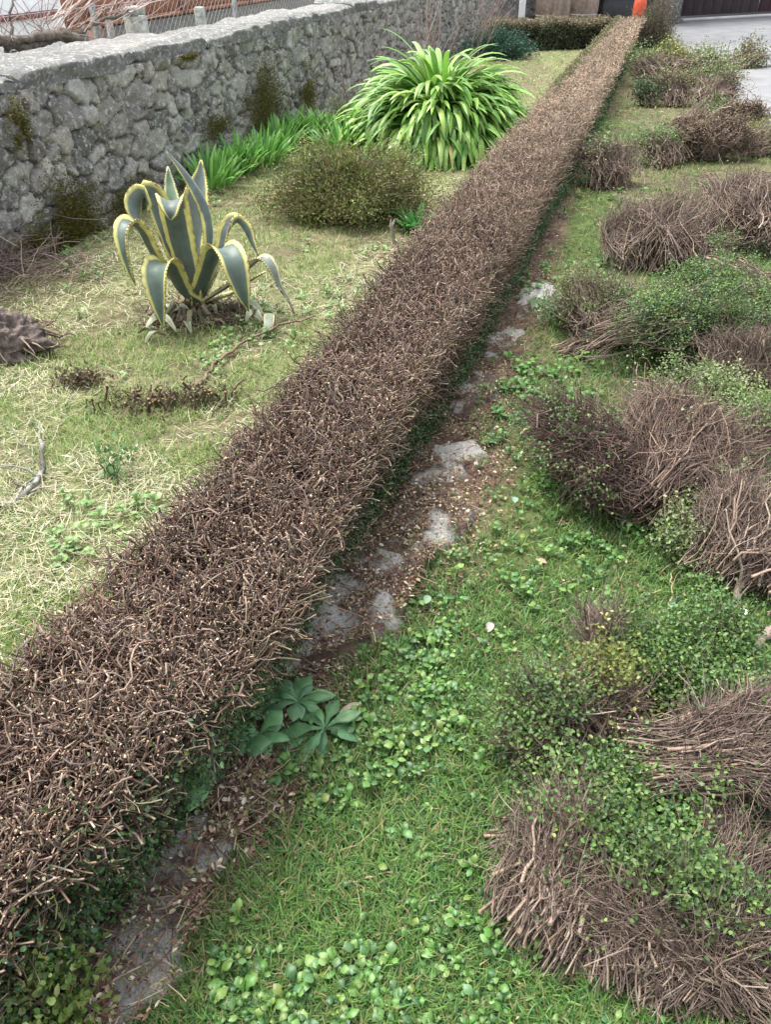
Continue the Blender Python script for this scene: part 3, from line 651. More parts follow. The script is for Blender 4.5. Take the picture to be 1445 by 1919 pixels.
slab('pale flat stone just beyond the broad litter covered one', 765, 1005, .30, .14, 55, .028, 2)
slab('narrow pale stone beside the leafy hedge foot nearest the lower left', 335, 1625, .22, .10, 62, .035, 3)
slab('pale worn stone at the bottom left edge of the photo', 215, 1850, .2, .11, 58, .04, 4)
slab('small grey stone just beyond the broken stake', 885, 738, .22, .11, 62, .025, 5)
slab('grey stone sunk in litter halfway up the hedge foot', 1000, 560, .26, .1, 66, .02, 6)
slab('half buried grey stone beside the broken stake', 835, 870, .2, .12, 60, .02, 7)
slab('low end stone against the hedge foot above the broadleaf weeds', 545, 1205, .15, .09, 50, .02, 8)
slab('muddy stone between the broadleaf weeds and the narrow pale stone', 425, 1490, .14, .08, 60, .018, 9)
slab('grey stone linking the two pale stones at lower left', 275, 1745, .16, .09, 58, .025, 10)
slab('litter strewn stone between the small grey stone and the far sunk one', 940, 645, .2, .09, 66, .018, 11)

# brown litter on the strip beside the hedge and over the lawn
g = Geo(); x, y, t_ = scatter(560000); d = x-hb(y); den = fbm(np.c_[x, y]*3, 44)
m = (x > hl(y)+.2) & ~is_pave(x, y) & (y < 15) & (rng.random(len(x)) < np.clip(sst(1.6, .6, d/sw(y))*(.35+.9*sst(.35, .55, den)), .02, 1)); m &= ~(bare(x, y) & (rng.random(len(x)) < .86)); x, y, t_, den = x[m], y[m], t_[m], den[m]; n = len(x)
az = U(0, 2*pi, n); sz = np.maximum(U(.005, .017, n), .0028*t_)
leaves(g, np.stack([x, y, gz(x, y)+U(.004, .02, n)+slabz(x, y)], -1), np.stack([np.cos(az), np.sin(az), NR(0, .25, n)], -1), A(0, 0, 1)+rdir(n)*.5, sz, sz*U(.12, .35, n),
       pal([(.16, .085, .06), (.2, .12, .085), (.11, .065, .05), (.32, .23, .16), (.14, .08, .065), (.5, .44, .32), (.2, .2, .08)], n, .3))
n = 9000; x, y, t_ = scatter(n*6); d = x-hb(y); m = (d > -.05) & (rng.random(len(x)) < np.clip(sst(.5, .05, d), .05, 1)) & ~is_pave(x, y) & (y < 15) & ~(bare(x, y) & (rng.random(len(x)) < .75)); x, y, t_ = x[m], y[m], t_[m]; n = len(x)
az = U(0, 2*pi, n); P = wander(np.stack([x, y, gz(x, y)+.008+slabz(x, y)], -1), np.stack([np.cos(az), np.sin(az), U(-.02, .12, n)], -1), U(.02, .09, n), 4, .12)
P[..., 2] = np.maximum(P[..., 2], gz(P[..., 0], P[..., 1])+.003)
tubes(g, P, np.repeat(np.maximum(U(.0007, .002, n), .00036*t_)[:, None], 4, 1), np.repeat(pal([(.14, .09, .07), (.26, .19, .13), (.38, .3, .19)], n)[:, None], 4, 1), 3)
tag(g.build('plant_litter', M_litter, loc=(1, 2, 0)), 'brown chips, dead leaves and snipped twigs scattered along the foot of the hedge', 'litter', kind='stuff')

# ------------------------------------------------------------------ variegated agave
def agave():
    ax_, ay_ = 180, 260; c0 = W(358, 590); Y0 = c0[1]
    t = thing('variegated_agave', 'large agave with blue grey leaves edged in yellow, arching and drooping on the left lawn', 'agave', c0)
    YL, WH_ = A(.62, .58, .20), A(.72, .68, .42)
    def leaf(pts, ang=0, back=None, lab=None, edge=YL, green=A(.10, .15, .12), fold=.5, tw=0):
        p = np.array(pts, float)
        if lab != 'ground': p = np.vstack([p, [606, 1065, 0, max(p[-1, 3]*1.15, 40)]])
        n0 = len(p); s = np.linspace(0, n0-1, (n0-1)*6+1); q = np.empty((len(s), 5)) if p.shape[1] == 5 else np.empty((len(s), 4))
        for j in range(p.shape[1]):    # Catmull-Rom through the control points
            v = p[:, j]; vp = np.r_[2*v[0]-v[1], v, 2*v[-1]-v[-2]]; i = np.minimum(s.astype(int), n0-2); f = s-i
            a, b, c, d = vp[i], vp[i+1], vp[i+2], vp[i+3]
            q[:, j] = .5*((2*b)+(c-a)*f+(2*a-5*b+4*c-d)*f*f+(3*b-3*c+d-a)*f**3)
        P = WY(ax_+.3045*q[:, 0], ay_+.3045*q[:, 1], Y0+q[:, 2])
        if lab == 'ground': P = W(ax_+.3045*q[:, 0], ay_+.3045*q[:, 1], .02)+A(0, 0, 1)*(.05*np.sin(np.linspace(.2, pi-.1, len(q))))[:, None]; lab = None
        P[:, 2] = np.maximum(P[:, 2], .012)
        hw = np.maximum(q[:, 3], 1.)*.3045*(Y0/.93/F)*1.03
        T = np.gradient(P, axis=0); T = norm(T); vd = norm(P-A(0, 0, HC)); S = norm(np.cross(T, vd))
        an = radians(ang); S = np.tile(A(cos(an), sin(an), 0), (len(P), 1)); S = norm(S-(S*T).sum(-1, keepdims=True)*T)
        ac = np.array([-1, -.86, -.68, -.62, -.3, 0, .3, .62, .68, .86, 1.]); m = len(ac); k = len(P)
        C = np.empty((1, k, m, 3)); n_ = vn(np.c_[np.arange(k)*.7, np.full(k, pts[0][0]*.1)], 3)
        for j, a in enumerate(ac):
            C[0, :, j] = edge if abs(a) > .65 else (green*(1.25 if abs(a) > .6 else 1))
        for j in (0, m-1):             # brown spined rim, worn in places
            w_ = (rng.random(k) < .25)[:, None]; C[0, :, j] = np.where(w_, A(.2, .12, .07), edge)
        C *= (.85+.3*n_)[None, :, None, None]
        tipw = sst(.93, 1., np.linspace(0, 1, k))[None, :, None, None]; C = C*(1-tipw)+A(.08, .06, .05)*tipw
        wv = hw*(1+.015*np.sin(np.arange(k)*1.3)+NR(0, .008, k))
        C[0, :, 2] = np.where((np.arange(k) < k*.45)[:, None] if pts[0][3] < pts[-1][3] else (np.arange(k) > k*.55)[:, None], C[0, :, 5], C[0, :, 2])
        C[0, :, 8] = np.where((np.arange(k) < k*.45)[:, None] if pts[0][3] < pts[-1][3] else (np.arange(k) > k*.55)[:, None], C[0, :, 5], C[0, :, 8])
        g = Geo(); strips(g, P[None], wv[None], S[None], C, fold, ac)
        for sg in (-1, 1):             # marginal teeth
            ii = np.arange(2, k-2, 1); Ed = P[ii]+sg*S[ii]*wv[ii, None]+fold*norm(np.cross(S[ii], T[ii]))*wv[ii, None]
            leaves(g, Ed-sg*S[ii]*.003, sg*S[ii]+T[ii]*.5, norm(np.cross(S[ii], T[ii])), .007, .0022, np.tile(A(.2, .12, .06), (len(ii), 1)))
        o = g.build('leaf', M_agave, t)
        sm = o.modifiers.new('thick', 'SOLIDIFY'); sm.thickness = .007; sm.offset = 0
        if lab: o['label'] = lab
        return o
    B = A(.11, .145, .14); DK = A(.06, .085, .068)
    leaf([(645, 130, .22, 3), (645, 220, .2, 32), (630, 330, .17, 66), (615, 480, .13, 84), (600, 640, .09, 76), (600, 800, .04, 55), (610, 950, 0, 40)], 172, green=B, lab='tall upright blue grey leaf')
    leaf([(440, 170, .28, 2), (450, 270, .25, 26), (465, 380, .2, 40), (490, 560, .13, 46), (550, 780, .06, 44), (600, 940, .02, 34)], 200, green=A(.12, .19, .11), edge=A(.5, .52, .3))
    leaf([(275, 535, .02, 3), (243, 455, .04, 40), (250, 390, .06, 62), (300, 352, .09, 72), (355, 395, .12, 74), (400, 520, .11, 70), (460, 680, .08, 62), (545, 850, .04, 52), (605, 960, .0, 45)], -128, green=B, lab='arched leaf curling over at upper left')
    leaf([(430, 80, .02, 2), (520, 180, .03, 18), (600, 290, .04, 30), (665, 410, .05, 38), (698, 540, .05, 40), (695, 690, .04, 36), (650, 900, .0, 30)], 60, green=B, lab='narrow leaf crossing in front of the tall one')
    leaf([(456, 500, -.15, 3), (459, 450, -.15, 40), (461, 405, -.12, 66), (463, 388, -.07, 76), (478, 470, -.03, 80), (512, 630, .0, 78), (555, 790, .0, 64), (605, 970, -.01, 45)], 3, green=A(.075, .10, .085), lab='broad front leaf with its tip folded forward')
    leaf([(242, 905, -.26, 2), (212, 800, -.26, 34), (188, 680, -.25, 56), (182, 580, -.22, 64), (212, 530, -.17, 66), (270, 575, -.12, 64), (330, 690, -.07, 60), (410, 810, -.03, 56), (520, 940, 0, 48)], -48, green=DK*1.4, lab='drooping leaf at far left')
    leaf([(1000, 722, .06, 3), (955, 640, .09, 32), (915, 560, .12, 50), (862, 515, .15, 56), (810, 560, .15, 56), (780, 680, .11, 50), (740, 820, .06, 44), (680, 950, .02, 36)], 128, green=B)
    leaf([(1240, 1130, -.1, 2), (1190, 1010, -.07, 8), (1120, 900, -.05, 22), (1075, 800, -.03, 40), (1020, 745, .0, 44), (940, 800, .02, 42), (830, 900, .01, 38), (690, 990, .0, 34)], 60, green=A(.13, .16, .13), edge=A(.6, .55, .32), lab='withered leaf drooping to the ground at far right')
    leaf([(1045, 815, .15, 2), (960, 870, .12, 22), (850, 950, .08, 28), (700, 1000, .02, 28)], 70, green=DK)
    leaf([(415, 1165, -.33, 2), (400, 1060, -.33, 34), (385, 940, -.32, 62), (378, 840, -.29, 76), (395, 778, -.23, 78), (435, 785, -.16, 74), (485, 870, -.09, 66), (540, 960, -.04, 56), (620, 1010, -.02, 42)], -22, green=DK*1.4, lab='wide drooping leaf at front left')
    leaf([(938, 1062, -.26, 2), (898, 950, -.27, 40), (862, 830, -.26, 64), (832, 735, -.23, 72), (785, 682, -.17, 72), (735, 700, -.11, 68), (700, 790, -.06, 60), (655, 900, -.02, 52), (605, 1000, -.01, 42)], 27, green=DK*1.4, lab='wide drooping leaf at front right')
    for p in ([(500, 1205, -.1, 3), (440, 1160, -.09, 20), (370, 1150, -.08, 20), (300, 1185, -.08, 3)], [(405, 1215, -.16, 4), (340, 1225, -.15, 18), (260, 1200, -.14, 3)],
              [(430, 1225, -.2, 3), (360, 1250, -.2, 12), (300, 1275, -.2, 3)], [(590, 1215, -.1, 4), (570, 1190, -.1, 20), (555, 1160, -.08, 10)],
              [(920, 1145, -.08, 4), (970, 1120, -.07, 26), (1030, 1140, -.06, 6)], [(1060, 1100, -.02, 3), (1070, 1150, -.05, 30), (1060, 1205, -.08, 20)],
              [(870, 1035, .0, 4), (940, 1050, .0, 22), (1040, 1100, -.02, 4)], [(450, 1100, -.05, 4), (520, 1090, -.05, 24), (600, 1110, -.06, 8)],
              [(560, 1060, -.05, 8), (640, 1050, -.05, 26), (700, 1030, -.04, 8)], [(430, 1050, -.03, 8), (460, 1080, -.04, 22), (480, 1100, -.05, 8)],
              [(680, 1080, -.06, 14), (730, 1085, -.06, 14), (740, 1090, -.06, 6)]):
        leaf(p, 0, green=A(.16, .2, .12), edge=A(.38, .36, .22), fold=.15, lab='ground')
    g = Geo(); tubes(g, (c0+np.linspace(0, 1, 6)[:, None]*A(.01, .0, .08))[None], np.array([[.07, .065, .06, .05, .04, .03]]), np.tile(A(.07, .055, .035), (1, 6, 1)), 14); g.build('stump', M_bark, t)
    n = 900; g = Geo(); az = U(0, 2*pi, n); r = np.sqrt(U(0, 1, n))*.3      # dead fibres under the rosette
    P = wander(np.stack([c0[0]+.05+r*np.cos(az), c0[1]-.03+r*.5*np.sin(az), np.clip(.07-r*.5, .008, .05)*U(.2, 1, n)+.01], -1), np.c_[NR(0, 1, (n, 2)), U(-.2, .35, n)], U(.03, .13, n), 4, .2)
    P[..., 2] = np.maximum(P[..., 2], .01)
    tubes(g, P, np.full((n, 4), .0017), np.repeat(pal([(.10, .06, .05), (.2, .15, .1), (.3, .26, .18), (.05, .035, .03)], n)[:, None], 4, 1), 3)
    g.build('dead_base', M_twig, t)
    n = 46; g = Geo(); az = U(0, 2*pi, n); h = np.stack([np.sin(az), -np.cos(az), np.zeros(n)], -1); r = np.linspace(0, 1, 7)[None, :, None]
    P = c0+A(.01, 0, 0)+h[:, None]*(.06+r*U(.08, .24, n)[:, None, None])+A(0, 0, 1)*(U(.01, .06, n)[:, None, None]*(1-r**2)+.012+.02*np.sin(r*9))   # withered leaves round the foot
    S = np.stack([np.cos(az), np.sin(az), NR(0, .4, n)], -1)
    strips(g, P, U(.008, .022, n)[:, None]*np.array([1, 1, .9, .8, .6, .35, .05]), norm(S), np.repeat(pal([(.16, .12, .08), (.3, .26, .17), (.1, .08, .055), (.2, .2, .12)], n)[:, None], 7, 1), .5, (-1, -.5, 0, .5, 1)); g.build('withered_leaves', M_straw, t)
agave()

# ------------------------------------------------------------------ strap-leaved plants
def strap_clump(name, label, cat, c, n, L, wd_, lean, kap, r0, cols, group=None, mat=None, zst=0., k=9, dead=0, edgebright=0):
    t = thing(name, label, cat, (c[0], c[1], 0), group); g = Geo()
    az = U(0, 2*pi, n); rr = np.sqrt(U(0, 1, n)); P = np.empty((n, k, 3)); th = rr*lean+U(0, .12, n)
    L_ = U(L*.65, L, n)*(1-.12*rr); P[:, 0] = np.stack([c[0]+rr*r0*np.cos(az), c[1]+rr*r0*np.sin(az), U(0, 1, n)*zst*(1-.7*rr)], -1)
    kp = U(kap*.45, kap*1.2, n)*(.5+.9*rr) if not zst else U(kap*.65, kap*1.2, n)*(.8+.5*rr)
    if zst: th = .12+rr*lean*.75+U(0, .25, n)
    aa = az+NR(0, .45, n); swv = NR(0, .03, n)
    for i in range(1, k):
        P[:, i] = P[:, i-1]+np.stack([np.sin(th)*np.cos(aa), np.sin(th)*np.sin(aa), np.cos(th)], -1)*(L_/(k-1))[:, None]
        th = np.minimum(th+kp*(.35+1.3*i/k), 3.0); aa = aa+swv
    P[..., 2] = np.maximum(P[..., 2], .015); S = np.stack([-np.sin(aa), np.cos(aa), NR(0, .25, n)], -1)
    prof = np.interp(np.linspace(0, 1, k), [0, .3, .7, .9, 1], [.75, 1, .95, .6, .05])
    C = np.repeat(pal(cols, n, .22, .07)[:, None], k, 1)
    if edgebright: yl = (rng.random(n) < .015); C[yl] = A(.36, .32, .1)
    strips(g, P, prof[None]*U(wd_*.75, wd_*1.15, n)[:, None], norm(S), C, .35)
    g.build('foliage', mat or M_weed, t)
    if dead:
        g = Geo(); m = dead; az = U(0, 2*pi, m); r = r0*1.1
        P = wander(np.stack([c[0]+r*np.cos(az), c[1]+r*np.sin(az), U(.1, .3, m)], -1), np.stack([np.cos(az)*.6, np.sin(az)*.6, np.full(m, -.6)], -1), U(.2, .4, m), 6, .2, .1)
        P[..., 2] = np.maximum(P[..., 2], .01)
        strips(g, P, np.full((m, 6), .007), norm(np.c_[NR(0, 1, (m, 2)), np.zeros(m)]), np.repeat(pal([(.25, .16, .1), (.16, .10, .075), (.36, .3, .18)], m)[:, None], 6, 1), .5)
        g.build('dead_leaves', M_straw, t)
    return t
ac = W(822, 285); ac[1] += .2
strap_clump('agapanthus', 'big rounded clump of bright green strap leaves in front of the wall', 'agapanthus', ac, 2500, .78, .024, 1.15, .22, .50,
            [(.20, .38, .06), (.15, .31, .055), (.26, .44, .09), (.11, .25, .045), (.30, .46, .12)], dead=260, edgebright=1, zst=.5, k=11)
IR = [(.12, .30, .05), (.16, .36, .08), (.09, .23, .05), (.2, .4, .1)]
for i, (px, py, l_) in enumerate([(395, 352, 'clump of upright green blades at the wall foot just behind the agave'), (440, 325, 'second clump of green blades from the agave along the wall'),
        (490, 312, 'leafy clump of blades halfway between agave and agapanthus'), (520, 282, 'clump of green blades hugging the wall behind the olive shrub'),
        (560, 262, 'green blade clump at left of the thin upright weed'), (608, 262, 'green blades touching the left skirt of the agapanthus'), (640, 290, 'last low green blades between olive shrub and agapanthus')]):
    strap_clump('blade_clump', l_, 'leafy plant', W(px, py), 95, .36, .013, .6, .17, .16, IR, 'clumps of green blades along the wall foot', k=6)

# ------------------------------------------------------------------ shrubs
def bush(name, label, cat, c, rx, ry, h, nst, nl, cols, stem, sz, lumps=.35, group=None, low=.1, ll=2.2):
    t = thing(name, label, cat, (c[0], c[1], 0), group); c = np.array(c, float)
    d = rdir(nst); d[:, 2] = np.abs(d[:, 2])*.95+.02; d = norm(d)
    lm = 1+lumps*(vn(d*2.6+c, 15)-.5)*2
    E = c+d*A(rx, ry, h)*(lm*U(.55, 1.05, nst))[:, None]; E[:, 2] = np.maximum(E[:, 2], low)
    s = np.linspace(0, 1, 6)[None, :, None]; st = c+np.c_[NR(0, rx*.18, nst), NR(0, ry*.18, nst), np.zeros(nst)]
    P = st[:, None]*(1-s)+E[:, None]*s; P[..., 2] += .12*h*np.sin(s[..., 0]*pi); P[:, 1:-1] += NR(0, .02*(rx+.3), (nst, 4, 3)); P[..., 2] = np.maximum(P[..., 2], .005)
    g = Geo(); cs = pal(stem, nst); r = U(.0016, .0035, nst)*(1 if sz < .03 else 1.5)
    tubes(g, P, r[:, None]*np.linspace(1.6, .5, 6), np.repeat(cs[:, None], 6, 1), 3); g.build('stems', M_twig, t)
    m = 12; nsp = nl//m; i = rng.integers(0, nst, nsp); f = U(.55, 1.02, nsp)**.7; B = P[i, 3]+(E[i]-P[i, 3])*f[:, None]+NR(0, rx*.07, (nsp, 3))
    n = nsp*m; Bq = np.repeat(B, m, 0)+NR(0, sz*1.6, (n, 3)); Bq[:, 2] = np.maximum(Bq[:, 2], .02)
    O = np.repeat(norm(B-c), m, 0)
    cc = np.repeat(pal(cols, nsp, .3, .1), m, 0)*(1+U(-.2, .2, (n, 1)))
    g = Geo(); leaves(g, Bq, rdir(n)*.8+O*.7+A(0, 0, .3), rdir(n)+O, sz*U(.7, 1.3, n), sz*U(.18, .3, n)*ll/2.2, cc); g.build('foliage', M_leaf, t)
    return t
oc = W(655, 425); oc[1] += .28
bush('olive_shrub', 'round olive and rust tinted small leaved shrub between agave and agapanthus', 'shrub', oc, .56, .42, .42, 900, 30000,
     [(.16, .18, .05), (.12, .14, .04), (.23, .24, .08), (.17, .12, .06), (.10, .15, .045), (.25, .29, .10)], [(.14, .10, .07), (.22, .17, .12)], .02, .5)
c = W(640, 262); bush('upright_weed', 'thin upright grey green weed rising beside the agapanthus', 'weed', c, .16, .12, .38, 40, 1300, [(.12, .16, .07), (.2, .2, .1)], [(.14, .13, .08)], .02)
c = W(935, 108); bush('conifer_shrub', 'low blue green bush at the left end of the far hedge', 'shrub', c, .5, .4, .36, 300, 8000, [(.04, .10, .06), (.05, .12, .08), (.03, .08, .045)], [(.08, .06, .05)], .035)
c = W(1222, 88); c[1] += .25; bush('brown_bush', 'dark brownish bush at the far end of the hedge by the concrete', 'shrub', c, .48, .4, .62, 700, 9000, [(.12, .12, .07), (.14, .10, .08), (.09, .11, .05)], [(.16, .12, .1), (.22, .17, .14)], .03, .6)
c = W(775, 432); strap_clump('fern_plant', 'small bright green leafy plant at right foot of the olive shrub', 'leafy plant', c, 60, .2, .016, .9, .2, .05, [(.12, .33, .10), (.16, .4, .13)], k=6)
c = W(25, 1850, .2); bush('leafy_sprout', 'yellow green leafy sprout in the bottom left corner', 'plant', (c[0]+.0, c[1]+.0, 0), .10, .08, .27, 60, 2600, [(.22, .30, .07), (.30, .36, .12), (.15, .24, .06)], [(.2, .15, .08)], .016, ll=3.2)
c = W(212, 905); bush('seedling', 'small fresh green lobed seedling on the left lawn', 'plant', c, .045, .04, .04, 12, 90, [(.13, .25, .08), (.16, .28, .1)], [(.1, .2, .08)], .02, ll=3.5)
c = W(1043, 610); bush('pale_weed', 'pale green leafy weed in the grass left of the dense clipping', 'weed', c, .1, .1, .1, 25, 420, [(.28, .42, .24), (.35, .48, .3)], [(.2, .3, .12)], .02, ll=3.4)
# far hedge crossing behind
def cross_hedge():
    a, b = A(1.75, 15.2), A(3.75, 15.75); t = thing('low_hedge', 'short green brown hedge crossing behind the grass at the far end', 'hedge', (*((a+b)/2), 0))
    n = 22000; u = U(0, 1, n); z = U(0, .5, n); w = U(-.26, .26, n); face = rng.random(n)
    w = np.where(face < .6, -.25+NR(0, .025, n), w); z = np.where(face >= .6, .48+NR(0, .025, n), z); d = norm(b-a); nn = A(-d[1], d[0])
    P = np.stack([a[0]+(b-a)[0]*u+nn[0]*w, a[1]+(b-a)[1]*u+nn[1]*w, np.maximum(z, .02)], -1); P += (fbm(P*4, 77)[:, None]-.5)*.2; P += NR(0, .03, P.shape); P[:, 2] = np.clip(P[:, 2]*.78, .02, 1)
    cc = pal([(.07, .10, .045), (.09, .085, .05), (.05, .085, .035), (.12, .11, .06)], n, .3); topm = z > .44; cc[topm] = pal([(.22, .17, .11), (.13, .14, .06), (.28, .22, .15)], int(topm.sum()), .25)
    g = Geo(); leaves(g, P, rdir(n)+A(0, -.3, .3), rdir(n)+A(0, -.5, .5), U(.02, .04, n), U(.006, .012, n), cc); g.build('foliage', M_leaf, t)
    g = Geo(); m = (a+b)/2; box(g, (m[0], m[1], .17), 1.9, .3, .34, d, (.025, .022, .015)); g.build('dark_filler_core', M_filler, t)  # added box closes the gaps, its dark colour standing in for inner shade
cross_hedge()

# ------------------------------------------------------------------ broad-leaved plants at the hedge foot
def broadleaf(label, px, py, n, L, wr, cols, el=(.2, .9), z=0., name='broadleaf_weed', cat='weed', mat=None):
    c = W(px, py); g = Geo(); az = U(0, 2*pi, n); k = 8; s = np.linspace(0, 1, k); Ls = U(L*.55, L, n); e = U(*el, n)
    r = Ls[:, None]*s*np.cos(e)[:, None]; h = Ls[:, None]*(s*np.sin(e)[:, None]-.55*s**2)
    P = np.stack([c[0]+r*np.cos(az)[:, None], c[1]+r*np.sin(az)[:, None], .02+z+np.maximum(h, -.01)], -1)
    S = np.stack([-np.sin(az), np.cos(az), NR(0, .25, n)], -1)
    wv = np.interp(s, [0, .3, .55, .8, 1], [.1, .35, 1, .8, .04])[None]*(Ls*wr)[:, None]
    strips(g, P, wv, norm(S), np.repeat(pal(cols, n, .2)[:, None], k, 1), .3, (-1, -.5, 0, .5, 1))
    return tag(g.build(name, mat or M_weed, loc=(c[0], c[1], 0)), label, cat, 'broad leaved weeds at the hedge foot')
DG = [(.14, .30, .13), (.17, .35, .15), (.20, .38, .17), (.11, .24, .11)]
broadleaf('broad dark green leaves hanging from the hedge foot, leftmost weed', 392, 1440, 12, .12, .30, DG, z=.04)
broadleaf('tall oval leaved weed against the hedge foot above the others', 440, 1345, 12, .12, .30, DG, (.4, 1.1), .07)
broadleaf('fan of oval green leaves beside the hedge foot', 490, 1400, 15, .12, .28, DG, (.3, .9), .03)
broadleaf('dark narrow leaved weed spreading onto the bare soil', 560, 1335, 18, .12, .18, DG, (.2, .8), .02)
broadleaf('slender grey green weed near the curled dead leaf', 590, 1390, 14, .11, .15, DG, (.1, .5))
broadleaf('low dark rosette between two larger hedge foot weeds', 510, 1440, 10, .10, .18, DG, (.1, .5))
broadleaf('long leaved rosette nearest the tan dead leaf at the hedge foot', 610, 1385, 15, .13, .16, DG, (.2, .7), .02)
broadleaf('small oval leaved weed at the top of the hedge foot group', 480, 1300, 10, .10, .28, DG, (.3, 1.0), .05)
broadleaf('large oval leaved weed lowest against the hedge foot', 385, 1475, 11, .12, .3, DG, (.3, 1.0), .06)
broadleaf('cupped bright green rosette alone in the lower lawn', 790, 1600, 9, .055, .42, WG, (.5, 1.0))
broadleaf('upright spoon shaped leaves near the bottom edge', 465, 1870, 9, .09, .24, WG, (.4, 1.0))
broadleaf('bright rosette right of the pale chip at mid hedge foot', 925, 835, 10, .07, .3, WG, (.3, .9))

# ------------------------------------------------------------------ single branches, stakes, stones, leaves
def branch(name, label, cat, pts, r0, r1, cols, group=None, side=0, mat=None, cap=(.6, .48, .3), sides=7, wob=.01):
    """pts: (px, py, z)"""
    Q = np.array([W(a, b, z) for a, b, z in pts]); k = len(Q); s = np.linspace(0, k-1, (k-1)*5+1); P = np.stack([np.interp(s, np.arange(k), Q[:, j]) for j in range(3)], -1)
    P[1:-1] = .5*P[1:-1]+.25*(P[:-2]+P[2:]); P[1:-1] += NR(0, wob, P[1:-1].shape)*.5; P[:, 2] = np.maximum(P[:, 2], .006)
    n = len(P); g = Geo(); R = np.linspace(r0, r1, n)*(1+NR(0, .07, n)); c = pal(cols, n, .2)
    tubes(g, P[None], R[None], c[None], sides, A(*cap)[None]); tubes(g, P[None, ::-1][:, :2], R[None, ::-1][:, :2], c[None, :2], sides, A(*cap)[None])
    if side:
        i = rng.integers(n//4, n, side); D = rdir(side)+A(0, 0, .5)+norm(P[-1]-P[0]); L = U(.04, .16, side)*max(1., r0/.006)
        PP = wander(P[i], D, L, 5, .25); PP[..., 2] = np.maximum(PP[..., 2], .01)
        tubes(g, PP, (R[i]*.45)[:, None]*np.linspace(1, .4, 5), np.repeat(pal(cols, side)[:, None], 5, 1), 4, np.repeat(A(*cap)[None], side, 0))
    return tag(g.build(name, mat or M_twig, loc=tuple(P[0]*A(1, 1, 0))), label, cat, group)
BR = [(.16, .10, .08), (.2, .14, .11)]; TAN = [(.42, .32, .2), (.36, .27, .17)]; GRB = [(.24, .19, .15), (.3, .25, .2)]
branch('fallen_branch', 'dark thorny bare branch lying on straw in front of the agave', 'branch', [(372, 722, .02), (400, 685, .03), (455, 640, .04), (520, 612, .05), (590, 592, .02)], .009, .004, BR, side=4)
branch('fallen_branch', 'grey lichen covered branch lying at the left edge of the lawn', 'branch', [(0, 955, .02), (30, 935, .02), (62, 910, .03), (82, 880, .03), (74, 825, .03)], .013, .007, [(.2, .2, .19), (.1, .09, .08), (.3, .3, .29), (.24, .24, .23)], side=7)
branch('forked_stem', 'thick pale bent stem sticking out of the brown crown of twigs', 'stem', [(1342, 1150, .015), (1378, 1138, .02), (1388, 1100, .05), (1410, 1060, .1), (1440, 1010, .14)], .009, .013, GRB, side=7)
branch('cut_log', 'grey barked cut branch end at the right edge of the lawn', 'branch', [(1410, 1225, .02), (1430, 1200, .03), (1475, 1150, .05)], .012, .014, [(.2, .15, .13), (.26, .2, .17)], cap=(.5, .32, .2))
FT = 'loose snipped twigs on the grass'
for l_, p, r in [('straight tan twig lying on the grass below the broadleaf weeds', [(523, 1543, .02), (560, 1570, .03), (612, 1607, .02)], .0032),
                 ('long thin tan twig pointing right on the lower grass', [(620, 1664, .02), (680, 1648, .04), (735, 1635, .04)], .0028),
                 ('pale split chip of wood lying just right of the litter strip', [(975, 815, .02), (998, 797, .03)], .006),
                 ('forked brown twig lying on the weeds', [(882, 1187, .03), (900, 1198, .03), (917, 1205, .04)], .003),
                 ('curved pale twig standing in grass above the spreading chunk', [(1252, 1145, .02), (1262, 1110, .06), (1258, 1075, .08)], .0026),
                 ('short whitish twig on the litter by the hedge at mid distance', [(833, 808, .02), (855, 795, .03)], .0045),
                 ('thin brown twig crossing the litter strip near the large flat stone', [(735, 1062, .02), (765, 1082, .03)], .003),
                 ('slender twig lying beside the hedge above the broadleaf weeds', [(462, 1245, .02), (515, 1215, .03)], .0025),
                 ('bent twig on the soil under the broadleaf weeds', [(440, 1466, .02), (480, 1460, .03), (525, 1450, .02)], .003),
                 ('grey forked root across the narrow stone at lower left', [(200, 1745, .03), (265, 1700, .05), (345, 1718, .05)], .005)]:
    branch('fallen_twig', l_, 'twig', p, r, r*.6, TAN if 'brown' not in l_ and 'grey' not in l_ else BR, FT, side=2, sides=5, wob=.004)
# broken stake and peg
def stake(name, label, px, py, z1, dx, dy, r, col, tipc):
    c = W(px, py); t = thing(name, label, 'stake', c); g = Geo(); k = 8; s = np.linspace(0, 1, k)[:, None]
    P = c+A(0, 0, -.03)+s*A(dx, dy, z1+.03); tubes(g, P[None], np.full((1, k), r)*(1+NR(0, .06, (1, k))), np.tile(A(*col), (1, k, 1)), 6); g.build('post', M_wood, t)
    n = 9; e = c+A(dx, dy, z1); a = U(0, 2*pi, n); Q = e+np.stack([np.cos(a)*r*.6, np.sin(a)*r*.6, np.full(n, -.008)], -1)
    P = wander(Q, np.stack([NR(.3, .15, n), NR(0, .15, n), np.ones(n)], -1), U(.015, .06, n), 4, .08); g = Geo()
    tubes(g, P, np.full((n, 1), r*.45)*np.array([1.2, 1, .7, .1])[None], np.tile(A(*tipc), (n, 4, 1))*(1+U(-.2, .2, (n, 1, 1))), 4); g.build('splintered_tip', M_wood, t)
stake('broken_stake', 'snapped reddish brown stake with splintered pale tip at the hedge foot', 708, 935, .15, .02, .0, .013, (.10, .045, .038), (.62, .36, .2))
stake('wooden_peg', 'small grey wooden peg standing by the hedge near the olive shrub', 742, 462, .13, -.03, 0, .012, (.26, .23, .19), (.34, .3, .25))
